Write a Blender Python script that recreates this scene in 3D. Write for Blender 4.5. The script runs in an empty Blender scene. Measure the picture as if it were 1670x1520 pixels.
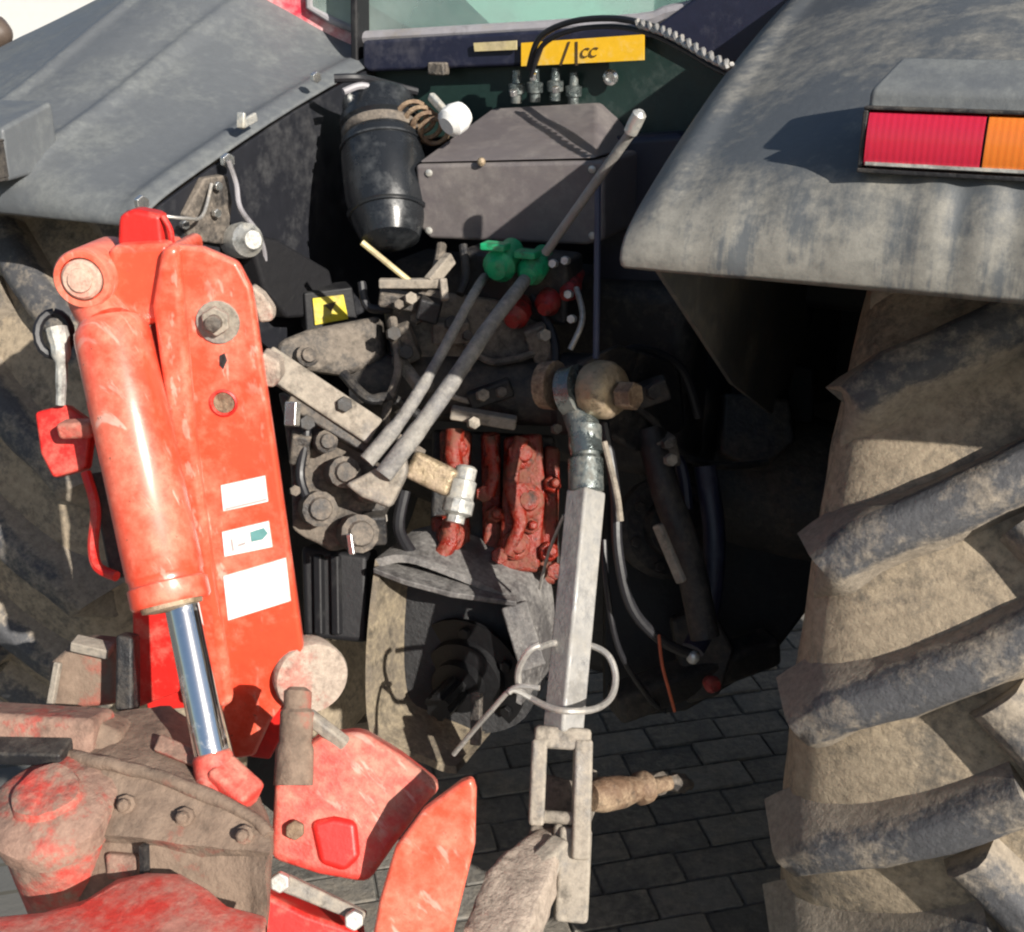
import bpy, bmesh, math, random
from mathutils import Vector as V, Matrix, noise as mnoise
random.seed(7)
R = math.radians
sc = bpy.context.scene
COL = sc.collection

# ------------------------------------------------------------------ camera
CAM_H, YAW, PITCH, FPX = 1.5, R(25), R(21.8), 1900.0      # metres, heading left of the tractor axis, down tilt, focal in photo pixels
cam = bpy.data.cameras.new('camera'); cam_o = bpy.data.objects.new('camera', cam); COL.objects.link(cam_o)
cam.sensor_fit = 'HORIZONTAL'; cam.sensor_width = 36; cam.lens = 36 * FPX / 1670
cam.clip_start = .02; cam.clip_end = 2000
cam_o.location = (0, 0, CAM_H); cam_o.rotation_euler = (R(90) - PITCH, 0, YAW)
sc.camera = cam_o
# ------------------------------------------------------------------ sky, sun, exposure
SUN_EL, SUN_AZ = R(26.5), R(61)          # sun behind the camera, to its right (azimuth from -Y towards +X)
to_sun = V((math.sin(SUN_AZ) * math.cos(SUN_EL), -math.cos(SUN_AZ) * math.cos(SUN_EL), math.sin(SUN_EL)))
w = bpy.data.worlds.new('World'); sc.world = w; w.use_nodes = True
nt = w.node_tree; bg = nt.nodes['Background']
sky = nt.nodes.new('ShaderNodeTexSky'); sky.sky_type = 'NISHITA'; sky.sun_disc = False
sky.sun_elevation = SUN_EL; sky.sun_rotation = math.atan2(to_sun.x, to_sun.y)
nt.links.new(sky.outputs[0], bg.inputs[0]); bg.inputs[1].default_value = .06
sl = bpy.data.lights.new('sun', 'SUN'); sl.energy = 4.6; sl.angle = R(.53); sl.color = (1, .94, .85)
so = bpy.data.objects.new('sun', sl); COL.objects.link(so); so.rotation_euler = to_sun.to_track_quat('Z', 'Y').to_euler(); so.location = to_sun * 8
sc.view_settings.view_transform = 'Standard'; sc.view_settings.look = 'None'
sc.view_settings.exposure = 0.64; sc.view_settings.gamma = 1
sc.cycles.filter_width = 2.2; sc.cycles.max_bounces = 7; sc.cycles.diffuse_bounces = 3; sc.cycles.glossy_bounces = 3; sc.cycles.use_adaptive_sampling = True; sc.cycles.adaptive_threshold = .02

# ------------------------------------------------------------------ measuring helpers: photo pixel + distance -> world point
C0 = V((0, 0, CAM_H))
FW = V((-math.sin(YAW) * math.cos(PITCH), math.cos(YAW) * math.cos(PITCH), -math.sin(PITCH)))
RT = V((math.cos(YAW), math.sin(YAW), 0)); UP = RT.cross(FW)
def ray(px, py): return FW * FPX + RT * (px - 835) - UP * (py - 760)
def W(px, py, d): return C0 + ray(px, py) * (d / FPX)
def WY(px, py, y): r = ray(px, py); return C0 + r * (y / r.y)
def WX(px, py, x): r = ray(px, py); return C0 + r * (x / r.x)
def WZ(px, py, z): r = ray(px, py); return C0 + r * ((z - CAM_H) / r.z)
def WP(px, py, o, n): r = ray(px, py); return C0 + r * ((o - C0).dot(n) / r.dot(n))
def polyP(pts, o, n): return [WP(x, y, o, n) for x, y in pts]

# ------------------------------------------------------------------ materials
MATS = {}
def mat(name, base, rough=.5, metal=0., dust=0., dustc=(.30, .25, .18), up=.0, scale=9., bump=.15, bscale=60., var=.25, spec=.5, coat=0., grime=0., alpha=.92, edge=0., low=None, scratch=0., rad=None, rnd=0.):
    """base colour with patchy dust / mud (dust = share covered), dark grime patches, dusty worn edges (edge), splash dirt below a height (low)"""
    m = bpy.data.materials.new(name); m.use_nodes = True; MATS[name] = m
    t = m.node_tree; N = t.nodes; L = t.links; b = N['Principled BSDF']
    tc = N.new('ShaderNodeTexCoord'); oi = N.new('ShaderNodeObjectInfo')
    ad = N.new('ShaderNodeVectorMath'); ad.operation = 'ADD'
    sc_ = N.new('ShaderNodeVectorMath'); sc_.operation = 'SCALE'; sc_.inputs['Scale'].default_value = 37.
    cmb = N.new('ShaderNodeCombineXYZ')
    for i in range(3): L.new(oi.outputs['Random'], cmb.inputs[i])
    L.new(cmb.outputs[0], sc_.inputs[0]); L.new(tc.outputs['Object'], ad.inputs[0]); L.new(sc_.outputs[0], ad.inputs[1])
    def noise(s, det=4, ro=.6):
        n = N.new('ShaderNodeTexNoise'); n.inputs['Scale'].default_value = s; n.inputs['Detail'].default_value = det
        n.inputs['Roughness'].default_value = ro; L.new(ad.outputs[0], n.inputs['Vector']); return n.outputs['Fac']
    def mathn(op, a, bb, cc=None, clamp=False):
        n = N.new('ShaderNodeMath'); n.operation = op; n.use_clamp = clamp
        for i, v in enumerate((a, bb, cc)):
            if v is None: continue
            if isinstance(v, (int, float)): n.inputs[i].default_value = v
            else: L.new(v, n.inputs[i])
        return n.outputs[0]
    def mix(f, a, bb, typ='MIX'):
        n = N.new('ShaderNodeMix'); n.data_type = 'RGBA'; n.blend_type = typ
        if isinstance(f, (int, float)): n.inputs[0].default_value = f
        else: L.new(f, n.inputs[0])
        for i, v in ((6, a), (7, bb)):
            if isinstance(v, tuple): n.inputs[i].default_value = (*v, 1)
            else: L.new(v, n.inputs[i])
        return n.outputs[2]
    n1, n2 = noise(scale, 4, .65), noise(scale * 7, 6, .75)
    k = mathn('MULTIPLY_ADD', n2, 3 * var, 1 - 1.5 * var)
    if rnd: k = mathn('MULTIPLY', k, mathn('MULTIPLY_ADD', oi.outputs['Random'], rnd, 1 - rnd / 2))
    kv = N.new('ShaderNodeCombineColor')
    for i in range(3): L.new(k, kv.inputs[i])
    col = mix(1., base, kv.outputs[0], 'MULTIPLY')
    if dust > 0 or up > 0 or edge > 0 or low or rad:
        g = N.new('ShaderNodeNewGeometry'); sp = N.new('ShaderNodeSeparateXYZ'); L.new(g.outputs['Normal'], sp.inputs[0])
        d = mathn('MULTIPLY_ADD', n2, .55, n1)
        if up > 0: d = mathn('MULTIPLY_ADD', mathn('MAXIMUM', sp.outputs[2], 0.), up * .3, d)
        if edge > 0: d = mathn('MULTIPLY_ADD', mathn('SUBTRACT', g.outputs['Pointiness'], .5), edge, d)
        if low:
            sz = N.new('ShaderNodeSeparateXYZ'); L.new(tc.outputs['Object'], sz.inputs[0])
            lw = N.new('ShaderNodeMapRange'); lw.inputs[1].default_value = low[1]; lw.inputs[2].default_value = low[0]; lw.inputs[3].default_value = 0; lw.inputs[4].default_value = low[2]
            L.new(sz.outputs[2], lw.inputs[0])
            mp = N.new('ShaderNodeMapping'); mp.inputs['Scale'].default_value = (38, 12, 3.5); L.new(tc.outputs['Object'], mp.inputs[0])
            ns = N.new('ShaderNodeTexNoise'); ns.inputs['Scale'].default_value = 1.; ns.inputs['Detail'].default_value = 5; ns.inputs['Roughness'].default_value = .7; L.new(mp.outputs[0], ns.inputs['Vector'])
            d = mathn('ADD', d, mathn('MULTIPLY', lw.outputs[0], mathn('MULTIPLY_ADD', ns.outputs['Fac'], 4.6, -1.7)))
        if rad:                                   # mud packed on lug flanks, towards the carcass (distance from the wheel axle)
            sr = N.new('ShaderNodeSeparateXYZ'); L.new(tc.outputs['Object'], sr.inputs[0])
            r_ = mathn('POWER', mathn('ADD', mathn('MULTIPLY', sr.outputs[1], sr.outputs[1]), mathn('MULTIPLY', sr.outputs[2], sr.outputs[2])), .5)
            rr = N.new('ShaderNodeMapRange'); rr.inputs[1].default_value = rad[1]; rr.inputs[2].default_value = rad[0]; rr.inputs[3].default_value = 0; rr.inputs[4].default_value = .75
            L.new(r_, rr.inputs[0]); d = mathn('ADD', d, rr.outputs[0])
        d = mathn('MULTIPLY_ADD', mathn('ADD', d, (dust - .5) * .62 - .775), 4.2, .5, True)
        dv = mathn('MULTIPLY_ADD', n2, 1.9, -.45, True)
        dcol = mix(dv, tuple(c * .55 for c in dustc), tuple(min(1, c * 1.4) for c in dustc))
        col = mix(mathn('MULTIPLY', d, alpha), col, dcol)
        L.new(mathn('MULTIPLY_ADD', d, (.92 - rough) * alpha, rough), b.inputs['Roughness'])
        if metal: L.new(mathn('MULTIPLY_ADD', d, -metal * alpha, metal), b.inputs['Metallic'])
        if coat: L.new(mathn('MULTIPLY_ADD', d, -coat * alpha * .8, coat), b.inputs['Coat Weight']); b.inputs['Coat Roughness'].default_value = .24
    else:
        L.new(mathn('MULTIPLY_ADD', n2, .3, max(0, rough - .15)), b.inputs['Roughness']); b.inputs['Metallic'].default_value = metal
    if scratch > 0:
        mp2 = N.new('ShaderNodeMapping'); mp2.inputs['Rotation'].default_value = (.4, .3, .9); mp2.inputs['Scale'].default_value = (18, 160, 30); L.new(ad.outputs[0], mp2.inputs[0])
        n5 = N.new('ShaderNodeTexNoise'); n5.inputs['Scale'].default_value = 1.; n5.inputs['Detail'].default_value = 3; n5.inputs['Roughness'].default_value = .6; L.new(mp2.outputs[0], n5.inputs['Vector'])
        sf = mathn('MULTIPLY', mathn('MULTIPLY_ADD', n5.outputs['Fac'], 14., -8.3, True), mathn('MULTIPLY_ADD', n1, 5., -2.0, True))
        col = mix(mathn('MULTIPLY', sf, scratch), col, (.72, .50, .42))
        chip = mathn('MULTIPLY_ADD', noise(scale * 26, 3, .6), 16., -10.5, True)
        col = mix(mathn('MULTIPLY', chip, .75), col, (.13, .075, .05))
    if grime > 0:
        gm = mathn('MULTIPLY_ADD', noise(scale * 2.3, 6, .72), 7., -3.7, True)
        col = mix(mathn('MULTIPLY', gm, grime), col, (.022, .019, .016))
    L.new(col, b.inputs['Base Color']); b.inputs['Specular IOR Level'].default_value = spec
    if bump > 0:
        bp = N.new('ShaderNodeBump'); bp.inputs['Strength'].default_value = bump; bp.inputs['Distance'].default_value = .005
        L.new(noise(bscale, 5, .7), bp.inputs['Height']); L.new(bp.outputs[0], b.inputs['Normal'])
    return m
mat('fender', (.115, .124, .133), .50, dust=.34, dustc=(.19, .20, .19), up=.2, scale=9, bump=.14, bscale=120, var=.12, spec=.5, alpha=.4, edge=.8)  # left fender's glare put into this colour, lighter than the right one's
mat('fender_rear', (.098, .106, .113), .50, dust=.34, dustc=(.30, .28, .235), up=.1, scale=9, bump=.14, bscale=120, var=.12, spec=.5, alpha=.55, edge=.8, low=(1.27, 1.38, .5))
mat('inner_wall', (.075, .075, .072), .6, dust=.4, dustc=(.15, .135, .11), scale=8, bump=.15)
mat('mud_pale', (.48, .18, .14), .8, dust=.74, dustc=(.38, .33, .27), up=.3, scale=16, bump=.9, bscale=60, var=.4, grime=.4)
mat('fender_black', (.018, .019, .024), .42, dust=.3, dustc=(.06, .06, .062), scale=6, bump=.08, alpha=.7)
mat('rubber', (.075, .076, .082), .72, dust=.33, dustc=(.29, .245, .19), scale=15, bump=.45, bscale=110, var=.4, edge=1.4, alpha=.9, rad=(.668, .695))
mat('tread_mud', (.14, .125, .105), .9, dust=.68, dustc=(.36, .29, .205), scale=12, bump=.4, bscale=130, var=.35, grime=.3)
mat('red', (.80, .080, .036), .30, dust=.30, dustc=(.82, .32, .22), up=.5, scale=8, bump=.06, bscale=90, var=.14, coat=.9, alpha=.45, grime=.12, edge=1.6, scratch=.6)
mat('pin_dusty', (.62, .20, .15), .5, dust=.6, dustc=(.55, .38, .30), scale=22, bump=.4, grime=.35, edge=1.5)
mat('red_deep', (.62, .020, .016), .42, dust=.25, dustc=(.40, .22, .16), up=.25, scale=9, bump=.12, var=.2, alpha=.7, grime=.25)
mat('red_muddy', (.70, .060, .045), .5, dust=.34, scratch=.5, edge=1., dustc=(.42, .24, .175), up=.45, scale=11, bump=.4, bscale=60, var=.2, alpha=.75, grime=.3)
mat('cap_mud', (.60, .06, .045), .6, dust=.56, dustc=(.24, .185, .14), up=.3, scale=14, bump=.7, bscale=50, var=.3, alpha=.9, grime=.4, edge=.8)
mat('red_worn', (.70, .06, .045), .5, dust=.34, dustc=(.45, .25, .19), up=.3, scale=12, bump=.3, bscale=60, var=.2, alpha=.8, grime=.12, edge=1.)
mat('mud', (.50, .10, .07), .85, dust=.74, dustc=(.185, .155, .115), up=.4, scale=6, bump=.9, bscale=34, var=.3, grime=.45)
mat('cast', (.04, .037, .036), .5, dust=.48, dustc=(.19, .16, .13), up=.6, scale=14, bump=.8, bscale=55, var=.4, grime=.7)
mat('cast_black', (.014, .014, .016), .5, dust=.34, dustc=(.085, .073, .06), up=.4, scale=12, bump=.5, alpha=.8)
mat('dusty_steel', (.26, .245, .23), .45, .4, dust=.56, dustc=(.31, .27, .22), up=.3, scale=12, bump=.5, var=.35, grime=.65, edge=1.)
mat('bar_steel', (.38, .375, .37), .40, .5, dust=.42, dustc=(.29, .275, .25), scale=10, bump=.3, grime=.35, edge=1.)
mat('oily_steel', (.17, .20, .20), .2, .75, dust=.3, dustc=(.14, .13, .11), scale=20, bump=.4, grime=.6)
mat('bare_steel', (.72, .72, .70), .25, .9, bump=.08, var=.15)
mat('chrome', (.86, .87, .88), .10, 1., dust=.2, dustc=(.35, .27, .2), scale=14, bump=.02, var=.05, alpha=.6)
mat('zinc', (.60, .60, .57), .35, .6, dust=.35, dustc=(.36, .33, .27), scale=24, bump=.2, grime=.55)
mat('brass_dusty', (.36, .28, .18), .4, .5, dust=.45, dustc=(.38, .29, .21), scale=22, bump=.6, grime=.75)
mat('black_gloss', (.014, .016, .019), .27, dust=.14, dustc=(.07, .075, .08), up=.3, scale=7, bump=.06, alpha=.7)
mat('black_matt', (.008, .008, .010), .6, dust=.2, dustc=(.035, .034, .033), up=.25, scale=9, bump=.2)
mat('green_black', (.012, .030, .026), .42, dust=.3, dustc=(.04, .055, .05), up=.2, scale=9, bump=.1)
mat('navy_black', (.013, .015, .034), .45, dust=.25, dustc=(.045, .045, .06), up=.2, scale=9, bump=.1)
mat('box_grey', (.135, .119, .122), .5, dust=.35, dustc=(.20, .18, .165), up=.3, scale=6, bump=.07, var=.1, alpha=.6, grime=.12)
mat('green', (.015, .36, .15), .35, dust=.3, dustc=(.13, .2, .13), scale=30, bump=.3, grime=.6)
mat('dark_red', (.26, .018, .018), .4, dust=.3, dustc=(.14, .07, .05), scale=30, bump=.6, grime=.8)
mat('paint_red_cast', (.24, .018, .009), .22, dust=.30, dustc=(.16, .075, .045), up=.3, scale=26, bump=.8, bscale=80, var=.5, grime=.92, edge=1.)
mat('yellow', (.72, .58, .03), .4, dust=.3, dustc=(.45, .38, .16), scale=24, bump=.03, grime=.3)
mat('amber_sticker', (.80, .46, .02), .35, dust=.3, dustc=(.62, .46, .17), scale=15, bump=.03, var=.1)
mat('pale_sticker', (.55, .46, .24), .4, dust=.35, dustc=(.42, .35, .22), scale=30, bump=.1, grime=.35)
mat('shade_black', (.006, .006, .007), .5, bump=.3, var=.4)  # near-black that puts the deep shade of the PTO opening into its parts
mat('ink', (.07, .045, .02), .5, bump=0, var=.1)
mat('ink_teal', (.12, .30, .30), .5, bump=0, var=.3)
mat('ink_grey', (.42, .40, .40), .5, bump=0, var=.3)
mat('white_label', (.84, .79, .77), .4, dust=.30, dustc=(.72, .48, .40), scale=26, bump=.03, var=.08, alpha=.75, scratch=.4)
mat('white_plastic', (.80, .80, .78), .4, dust=.25, dustc=(.5, .45, .38), scale=20, bump=.05)
mat('hose', (.17, .165, .165), .55, dust=.52, dustc=(.28, .265, .24), up=.3, scale=14, bump=.5, bscale=90, grime=.45)
mat('cable_black', (.015, .015, .018), .45, bump=.05)
mat('cable_blue', (.06, .065, .11), .5, bump=.05)
mat('cable_grey', (.30, .29, .31), .5, bump=.1, dust=.3, dustc=(.2, .18, .16), grime=.4)
mat('wire', (.46, .44, .41), .4, .5, dust=.3, dustc=(.36, .32, .27), scale=30, bump=.05, grime=.3)
mat('orange_wire', (.40, .09, .04), .5, bump=.05)
mat('rusty', (.15, .09, .055), .65, dust=.45, dustc=(.30, .22, .145), scale=25, bump=.9, grime=.6)
mat('shield', (.085, .08, .08), .55, dust=.44, dustc=(.20, .19, .18), up=.3, scale=18, bump=.6, grime=.5)
mat('shield_tan_lit', (.15, .125, .095), .75, dust=.5, dustc=(.25, .205, .14), scale=16, bump=.7, grime=.6)  # left skirt: tan dust, with the sunlight on it put into the colour
mat('paver', (.150, .142, .128), .85, rnd=.7, dust=.42, dustc=(.22, .195, .16), up=.1, scale=8, bump=.8, bscale=80, var=.4, grime=.35)
mat('wall_white', (.82, .81, .78), .8, bump=.1, var=.04, scale=1.5)
mat('brown_plastic', (.10, .075, .06), .5, bump=.1)
mat('red_cab', (.55, .03, .06), .35, dust=.5, dustc=(.62, .46, .45), up=.2, scale=5, bump=.03, var=.1)
mat('gap', (.10, .096, .085), .95, bump=.3, var=.3)
def lens(name, c, rough=.15):
    m = bpy.data.materials.new(name); m.use_nodes = True; MATS[name] = m
    t = m.node_tree; b = t.nodes['Principled BSDF']
    b.inputs['Base Color'].default_value = (*c, 1); b.inputs['Roughness'].default_value = rough
    b.inputs['Coat Weight'].default_value = .6; b.inputs['Subsurface Weight'].default_value = .15; b.inputs['Subsurface Scale'].default_value = .02
    tc = t.nodes.new('ShaderNodeTexCoord'); wv = t.nodes.new('ShaderNodeTexWave'); wv.inputs['Scale'].default_value = 60; wv.bands_direction = 'X'
    bp = t.nodes.new('ShaderNodeBump'); bp.inputs['Strength'].default_value = .12; bp.inputs['Distance'].default_value = .001
    t.links.new(tc.outputs['Object'], wv.inputs['Vector']); t.links.new(wv.outputs['Fac'], bp.inputs['Height']); t.links.new(bp.outputs[0], b.inputs['Normal'])
lens('lens_red', (.50, .015, .045), .25); lens('lens_dark_red', (.46, .03, .06), .32); lens('lens_amber', (.66, .17, .02), .25)
def glass():
    m = bpy.data.materials.new('glass'); m.use_nodes = True; MATS['glass'] = m
    t = m.node_tree; N = t.nodes; L = t.links; N.remove(N['Principled BSDF']); out = N['Material Output']
    tr = N.new('ShaderNodeBsdfTransparent'); tr.inputs[0].default_value = (.62, .86, .80, 1)
    gl = N.new('ShaderNodeBsdfGlossy'); gl.inputs['Roughness'].default_value = .04
    df = N.new('ShaderNodeBsdfDiffuse'); df.inputs[0].default_value = (.46, .56, .53, 1)
    fr = N.new('ShaderNodeFresnel'); fr.inputs[0].default_value = 1.5
    tc = N.new('ShaderNodeTexCoord'); no = N.new('ShaderNodeTexNoise'); no.inputs['Scale'].default_value = 7; no.inputs['Detail'].default_value = 8
    L.new(tc.outputs['Object'], no.inputs['Vector'])
    mr = N.new('ShaderNodeMapRange'); mr.inputs[1].default_value = .3; mr.inputs[2].default_value = .75; mr.inputs[3].default_value = .15; mr.inputs[4].default_value = .65
    L.new(no.outputs['Fac'], mr.inputs[0])
    m1 = N.new('ShaderNodeMixShader'); L.new(mr.outputs[0], m1.inputs[0]); L.new(tr.outputs[0], m1.inputs[1]); L.new(df.outputs[0], m1.inputs[2])
    m2 = N.new('ShaderNodeMixShader'); L.new(fr.outputs[0], m2.inputs[0]); L.new(m1.outputs[0], m2.inputs[1]); L.new(gl.outputs[0], m2.inputs[2])
    L.new(m2.outputs[0], out.inputs[0])
glass()

# ------------------------------------------------------------------ mesh helpers
def frame(axis, ref=None):
    a = V(axis).normalized(); r = V(ref) if ref else (V((0, 0, 1)) if abs(a.z) < .9 else V((1, 0, 0)))
    x = (r - a * r.dot(a)).normalized(); return x, a.cross(x), a
class MB:
    def __init__(s): s.v = []; s.f = []
    def add(s, vs, fs):
        o = len(s.v); s.v += [tuple(p) for p in vs]; s.f += [tuple(i + o for i in f) for f in fs]; return s
    def rings(s, rings, closed=True, cap=True):
        n = len(rings[0]); fs = []
        for i in range(len(rings) - 1):
            for j in range(n if closed else n - 1):
                k = (j + 1) % n; fs.append((i * n + j, i * n + k, (i + 1) * n + k, (i + 1) * n + j))
        if cap: fs.append(tuple(range(n - 1, -1, -1))); fs.append(tuple((len(rings) - 1) * n + j for j in range(n)))
        return s.add([p for r in rings for p in r], fs)
    def prism(s, poly, ext):
        e = V(ext); return s.rings([[V(p) for p in poly], [V(p) + e for p in poly]])
    def box(s, c, sx, sy, sz, M=None):
        M = M or Matrix.Identity(3); c = V(c); q = []
        for z in (-.5, .5): q.append([c + M @ V((x * sx, y * sy, z * sz)) for x, y in ((-.5, -.5), (.5, -.5), (.5, .5), (-.5, .5))])
        return s.rings(q)
    def bar(s, a, b, wd, th, ref=None):
        a, b = V(a), V(b); x, y, z = frame(b - a, ref)
        q = [(x * i * wd * .5 + y * j * th * .5) for i, j in ((-1, -1), (1, -1), (1, 1), (-1, 1))]
        return s.rings([[a + p for p in q], [b + p for p in q]])
    def tube(s, pts, r, seg=10, smooth=0):
        pts = [V(p) for p in pts]
        if smooth: pts = spline(pts, smooth)
        rr = r if isinstance(r, (list, tuple)) else None; rings = []; px = None
        for i, p in enumerate(pts):
            d = (pts[min(i + 1, len(pts) - 1)] - pts[max(i - 1, 0)]).normalized()
            x, y, _ = frame(d, px); px = x
            q = rr[int(i * len(rr) / len(pts))] if rr else r
            rings.append([p + (x * math.cos(2 * math.pi * k / seg) + y * math.sin(2 * math.pi * k / seg)) * q for k in range(seg)])
        return s.rings(rings)
    def lathe(s, o, axis, prof, seg=28, cap=True, ref=None):
        o = V(o); x, y, z = frame(axis, ref)
        return s.rings([[o + z * t + (x * math.cos(2 * math.pi * k / seg) + y * math.sin(2 * math.pi * k / seg)) * max(r, 1e-4) for k in range(seg)] for t, r in prof], cap=cap)
    def hexn(s, o, axis, r, h): return s.lathe(o, axis, [(0, r), (h, r)], 6)
    def ball(s, o, r, seg=14):
        n = seg // 2; return s.lathe(o, (0, 0, 1), [(-r * math.cos(math.pi * i / n), r * math.sin(math.pi * i / n)) for i in range(n + 1)], seg)
    def build(s, name, m, parent=None, bevel=0., smooth=35, seg=2, lump=0., lscale=12., sub=0):
        me = bpy.data.meshes.new(name); me.from_pydata(s.v, [], s.f)
        bm = bmesh.new(); bm.from_mesh(me); bmesh.ops.recalc_face_normals(bm, faces=bm.faces)
        if sub: bmesh.ops.triangulate(bm, faces=[f for f in bm.faces if len(f.verts) > 4]); bmesh.ops.subdivide_edges(bm, edges=bm.edges, cuts=sub, use_grid_fill=True)
        if lump:
            for v in bm.verts:
                n = mnoise.noise_vector(v.co * lscale) + mnoise.noise_vector(v.co * lscale * 2.7) * .5; v.co += n * lump
        bm.to_mesh(me); bm.free()
        me.materials.append(MATS[m]); o = bpy.data.objects.new(name, me); COL.objects.link(o)
        if smooth: me.shade_smooth(); 
        if smooth: me.set_sharp_from_angle(angle=R(smooth))
        if bevel:
            b = o.modifiers.new('b', 'BEVEL'); b.width = bevel; b.segments = seg; b.limit_method = 'ANGLE'; b.angle_limit = R(32); b.harden_normals = True
        if parent: link_parent(o, parent)
        return o
def world_loc(o):
    l = V((0, 0, 0))
    while o: l += o.location; o = o.parent if o.parent else None
    return l
def link_parent(o, p):
    o.parent = p; o.matrix_parent_inverse = Matrix.Translation(-PLOC.get(p.name, V((0, 0, 0))))
PLOC = {}
def spline(p, k):
    out = []; n = len(p)
    for i in range(n - 1):
        a, b, c, d = p[max(i - 1, 0)], p[i], p[i + 1], p[min(i + 2, n - 1)]
        for j in range(k):
            t = j / k; out.append(.5 * ((2 * b) + (c - a) * t + (2 * a - 5 * b + 4 * c - d) * t * t + (3 * b - a - 3 * c + d) * t ** 3))
    out.append(p[-1]); return out
def empty(name, loc):
    o = bpy.data.objects.new(name, None); COL.objects.link(o); o.location = loc; o.empty_display_size = .1; PLOC[o.name] = V(loc); return o
def tag(o, label=None, cat=None, group=None, kind=None):
    for k, v in (('label', label), ('category', cat), ('group', group), ('kind', kind)):
        if v: o[k] = v
    return o
def text(name, s, o, xdir, ydir, size, m, parent, shear=0.):
    cu = bpy.data.curves.new(name, 'FONT'); cu.body = s; cu.size = size; cu.extrude = .0004; cu.shear = shear
    t = bpy.data.objects.new(name, cu); COL.objects.link(t)
    dg = bpy.context.evaluated_depsgraph_get(); me = bpy.data.meshes.new_from_object(t.evaluated_get(dg))
    bpy.data.objects.remove(t)
    x = V(xdir).normalized(); y = (V(ydir) - x * V(ydir).dot(x)).normalized(); z = x.cross(y)
    M = Matrix((x, y, z)).transposed().to_4x4(); M.translation = V(o); me.transform(M)
    me.materials.clear(); me.materials.append(MATS[m]); ob = bpy.data.objects.new(name, me); COL.objects.link(ob); link_parent(ob, parent); return ob

# ================================================================== SETTING
TX = -.67                                         # tractor centre line
g = MB(); g.add([(-60, -40, -.005), (60, -40, -.005), (60, 90, -.005), (-60, 90, -.005)], [(0, 1, 2, 3)])
ground = g.build('paved_ground', 'gap', smooth=0); tag(ground, 'dark grey block paving under the tractor', 'paving', kind='structure')
def far_paving():
    m = MATS['gap']; t = m.node_tree; N = t.nodes; L = t.links; b = N['Principled BSDF']
    tc = N.new('ShaderNodeTexCoord'); br = N.new('ShaderNodeTexBrick'); br.inputs['Scale'].default_value = 1
    br.inputs['Brick Width'].default_value = .16; br.inputs['Row Height'].default_value = .08; br.inputs['Mortar Size'].default_value = .005
    br.inputs['Color1'].default_value = (.115, .117, .114, 1); br.inputs['Color2'].default_value = (.14, .135, .12, 1); br.inputs['Mortar'].default_value = (.09, .085, .07, 1)
    mp = N.new('ShaderNodeMapping'); mp.inputs['Rotation'].default_value = (0, 0, R(-38)); L.new(tc.outputs['Object'], mp.inputs[0]); L.new(mp.outputs[0], br.inputs['Vector']); L.new(br.outputs['Color'], b.inputs['Base Color'])
far_paving()
pv = None; ca, sa = math.cos(R(38)), math.sin(R(38)); cnt = 0
cells = []
for i in range(-30, 30):
    for j in range(-60, 60):
        u = (i + (.5 if j % 2 else 0)) * .16; v = j * .08; x, y = u * ca - v * sa, u * sa + v * ca
        X, Y = x - .6, y + 1.9
        if -1.65 < X < .75 and .75 < Y < 3.2: cells.append((math.hypot(X + .45, Y - 1.7), X, Y))
cells.sort()
for d, X, Y in cells[:290]:
    if pv is None:
        b_ = MB(); b_.box((0, 0, -.03), .156, .076, .06)
        pv = b_.build('paver', 'paver', ground, bevel=.004); o = pv
    else:
        o = pv.copy(); COL.objects.link(o)
    o.location = (X, Y, random.uniform(-.003, .002)); o.rotation_euler = (random.uniform(-.012, .012), random.uniform(-.012, .012), R(38) + random.uniform(-.01, .01))
wl = MB(); wl.box((-6, 11.2, 1.6), 30, .3, 3.2)  # added white wall standing in for the overexposed background
o = wl.build('backdrop_wall', 'wall_white', bevel=.02); tag(o, 'white wall added to stand in for the bright background behind the left fender', 'wall')

# ================================================================== TRACTOR
tractor = empty('tractor', (TX, 1.8, 0)); tag(tractor, 'dusty tractor seen from behind between its grey rear fenders', 'tractor')
T = tractor
# ---- fenders
def fender(side, edge, x0, x1):
    n = 72; rows = []
    for i, (y, z) in enumerate(edge):
        s = min(1, i / 2.6); row = []
        for j in range(n + 1):
            t = j / n; x = x0 + (x1 - x0) * t
            c = (.085 if side > 0 else .050 + .12 * max(0, min(1, (y - 1.25) / .5))) * (lambda q: q * q * (3 - 2 * q) if side < 0 else math.sin(q * math.pi / 2))(min(1, t / .45)) - (.03 if side > 0 else .05 + .07 * max(0, min(1, (y - 1.25) / .5))) * max(0, t - .55) / .45 + .010 * math.exp(-((t - .035) / .02) ** 2)
            rid = .010 * math.exp(-((t - .30) / .012) ** 2) + .009 * math.exp(-((t - .52) / .012) ** 2)
            zz = z + (c + (rid if side < 0 else 0)) * s
            zz += .0015 * mnoise.noise(V((x * 9, y * 9, 3))) * s
            yy = y + (.004 * mnoise.noise(V((x * 40, z * 6, 1))) + .003 * math.sin(x * 150) * (1 if t > .35 else 0)) * (1 if i in (1, 2) and side > 0 else 0)
            row.append(V((x, yy, zz)))
        rows.append(row)
    m = MB(); m.rings(rows, closed=False, cap=False)
    o = m.build('rear_fender', 'fender_rear' if side > 0 else 'fender', T, smooth=60)
    sm = o.modifiers.new('s', 'SOLIDIFY'); sm.thickness = .006; sm.offset = 1 if side > 0 else -1
    sb = o.modifiers.new('ss', 'SUBSURF'); sb.levels = sb.render_levels = 1
    return o
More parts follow.
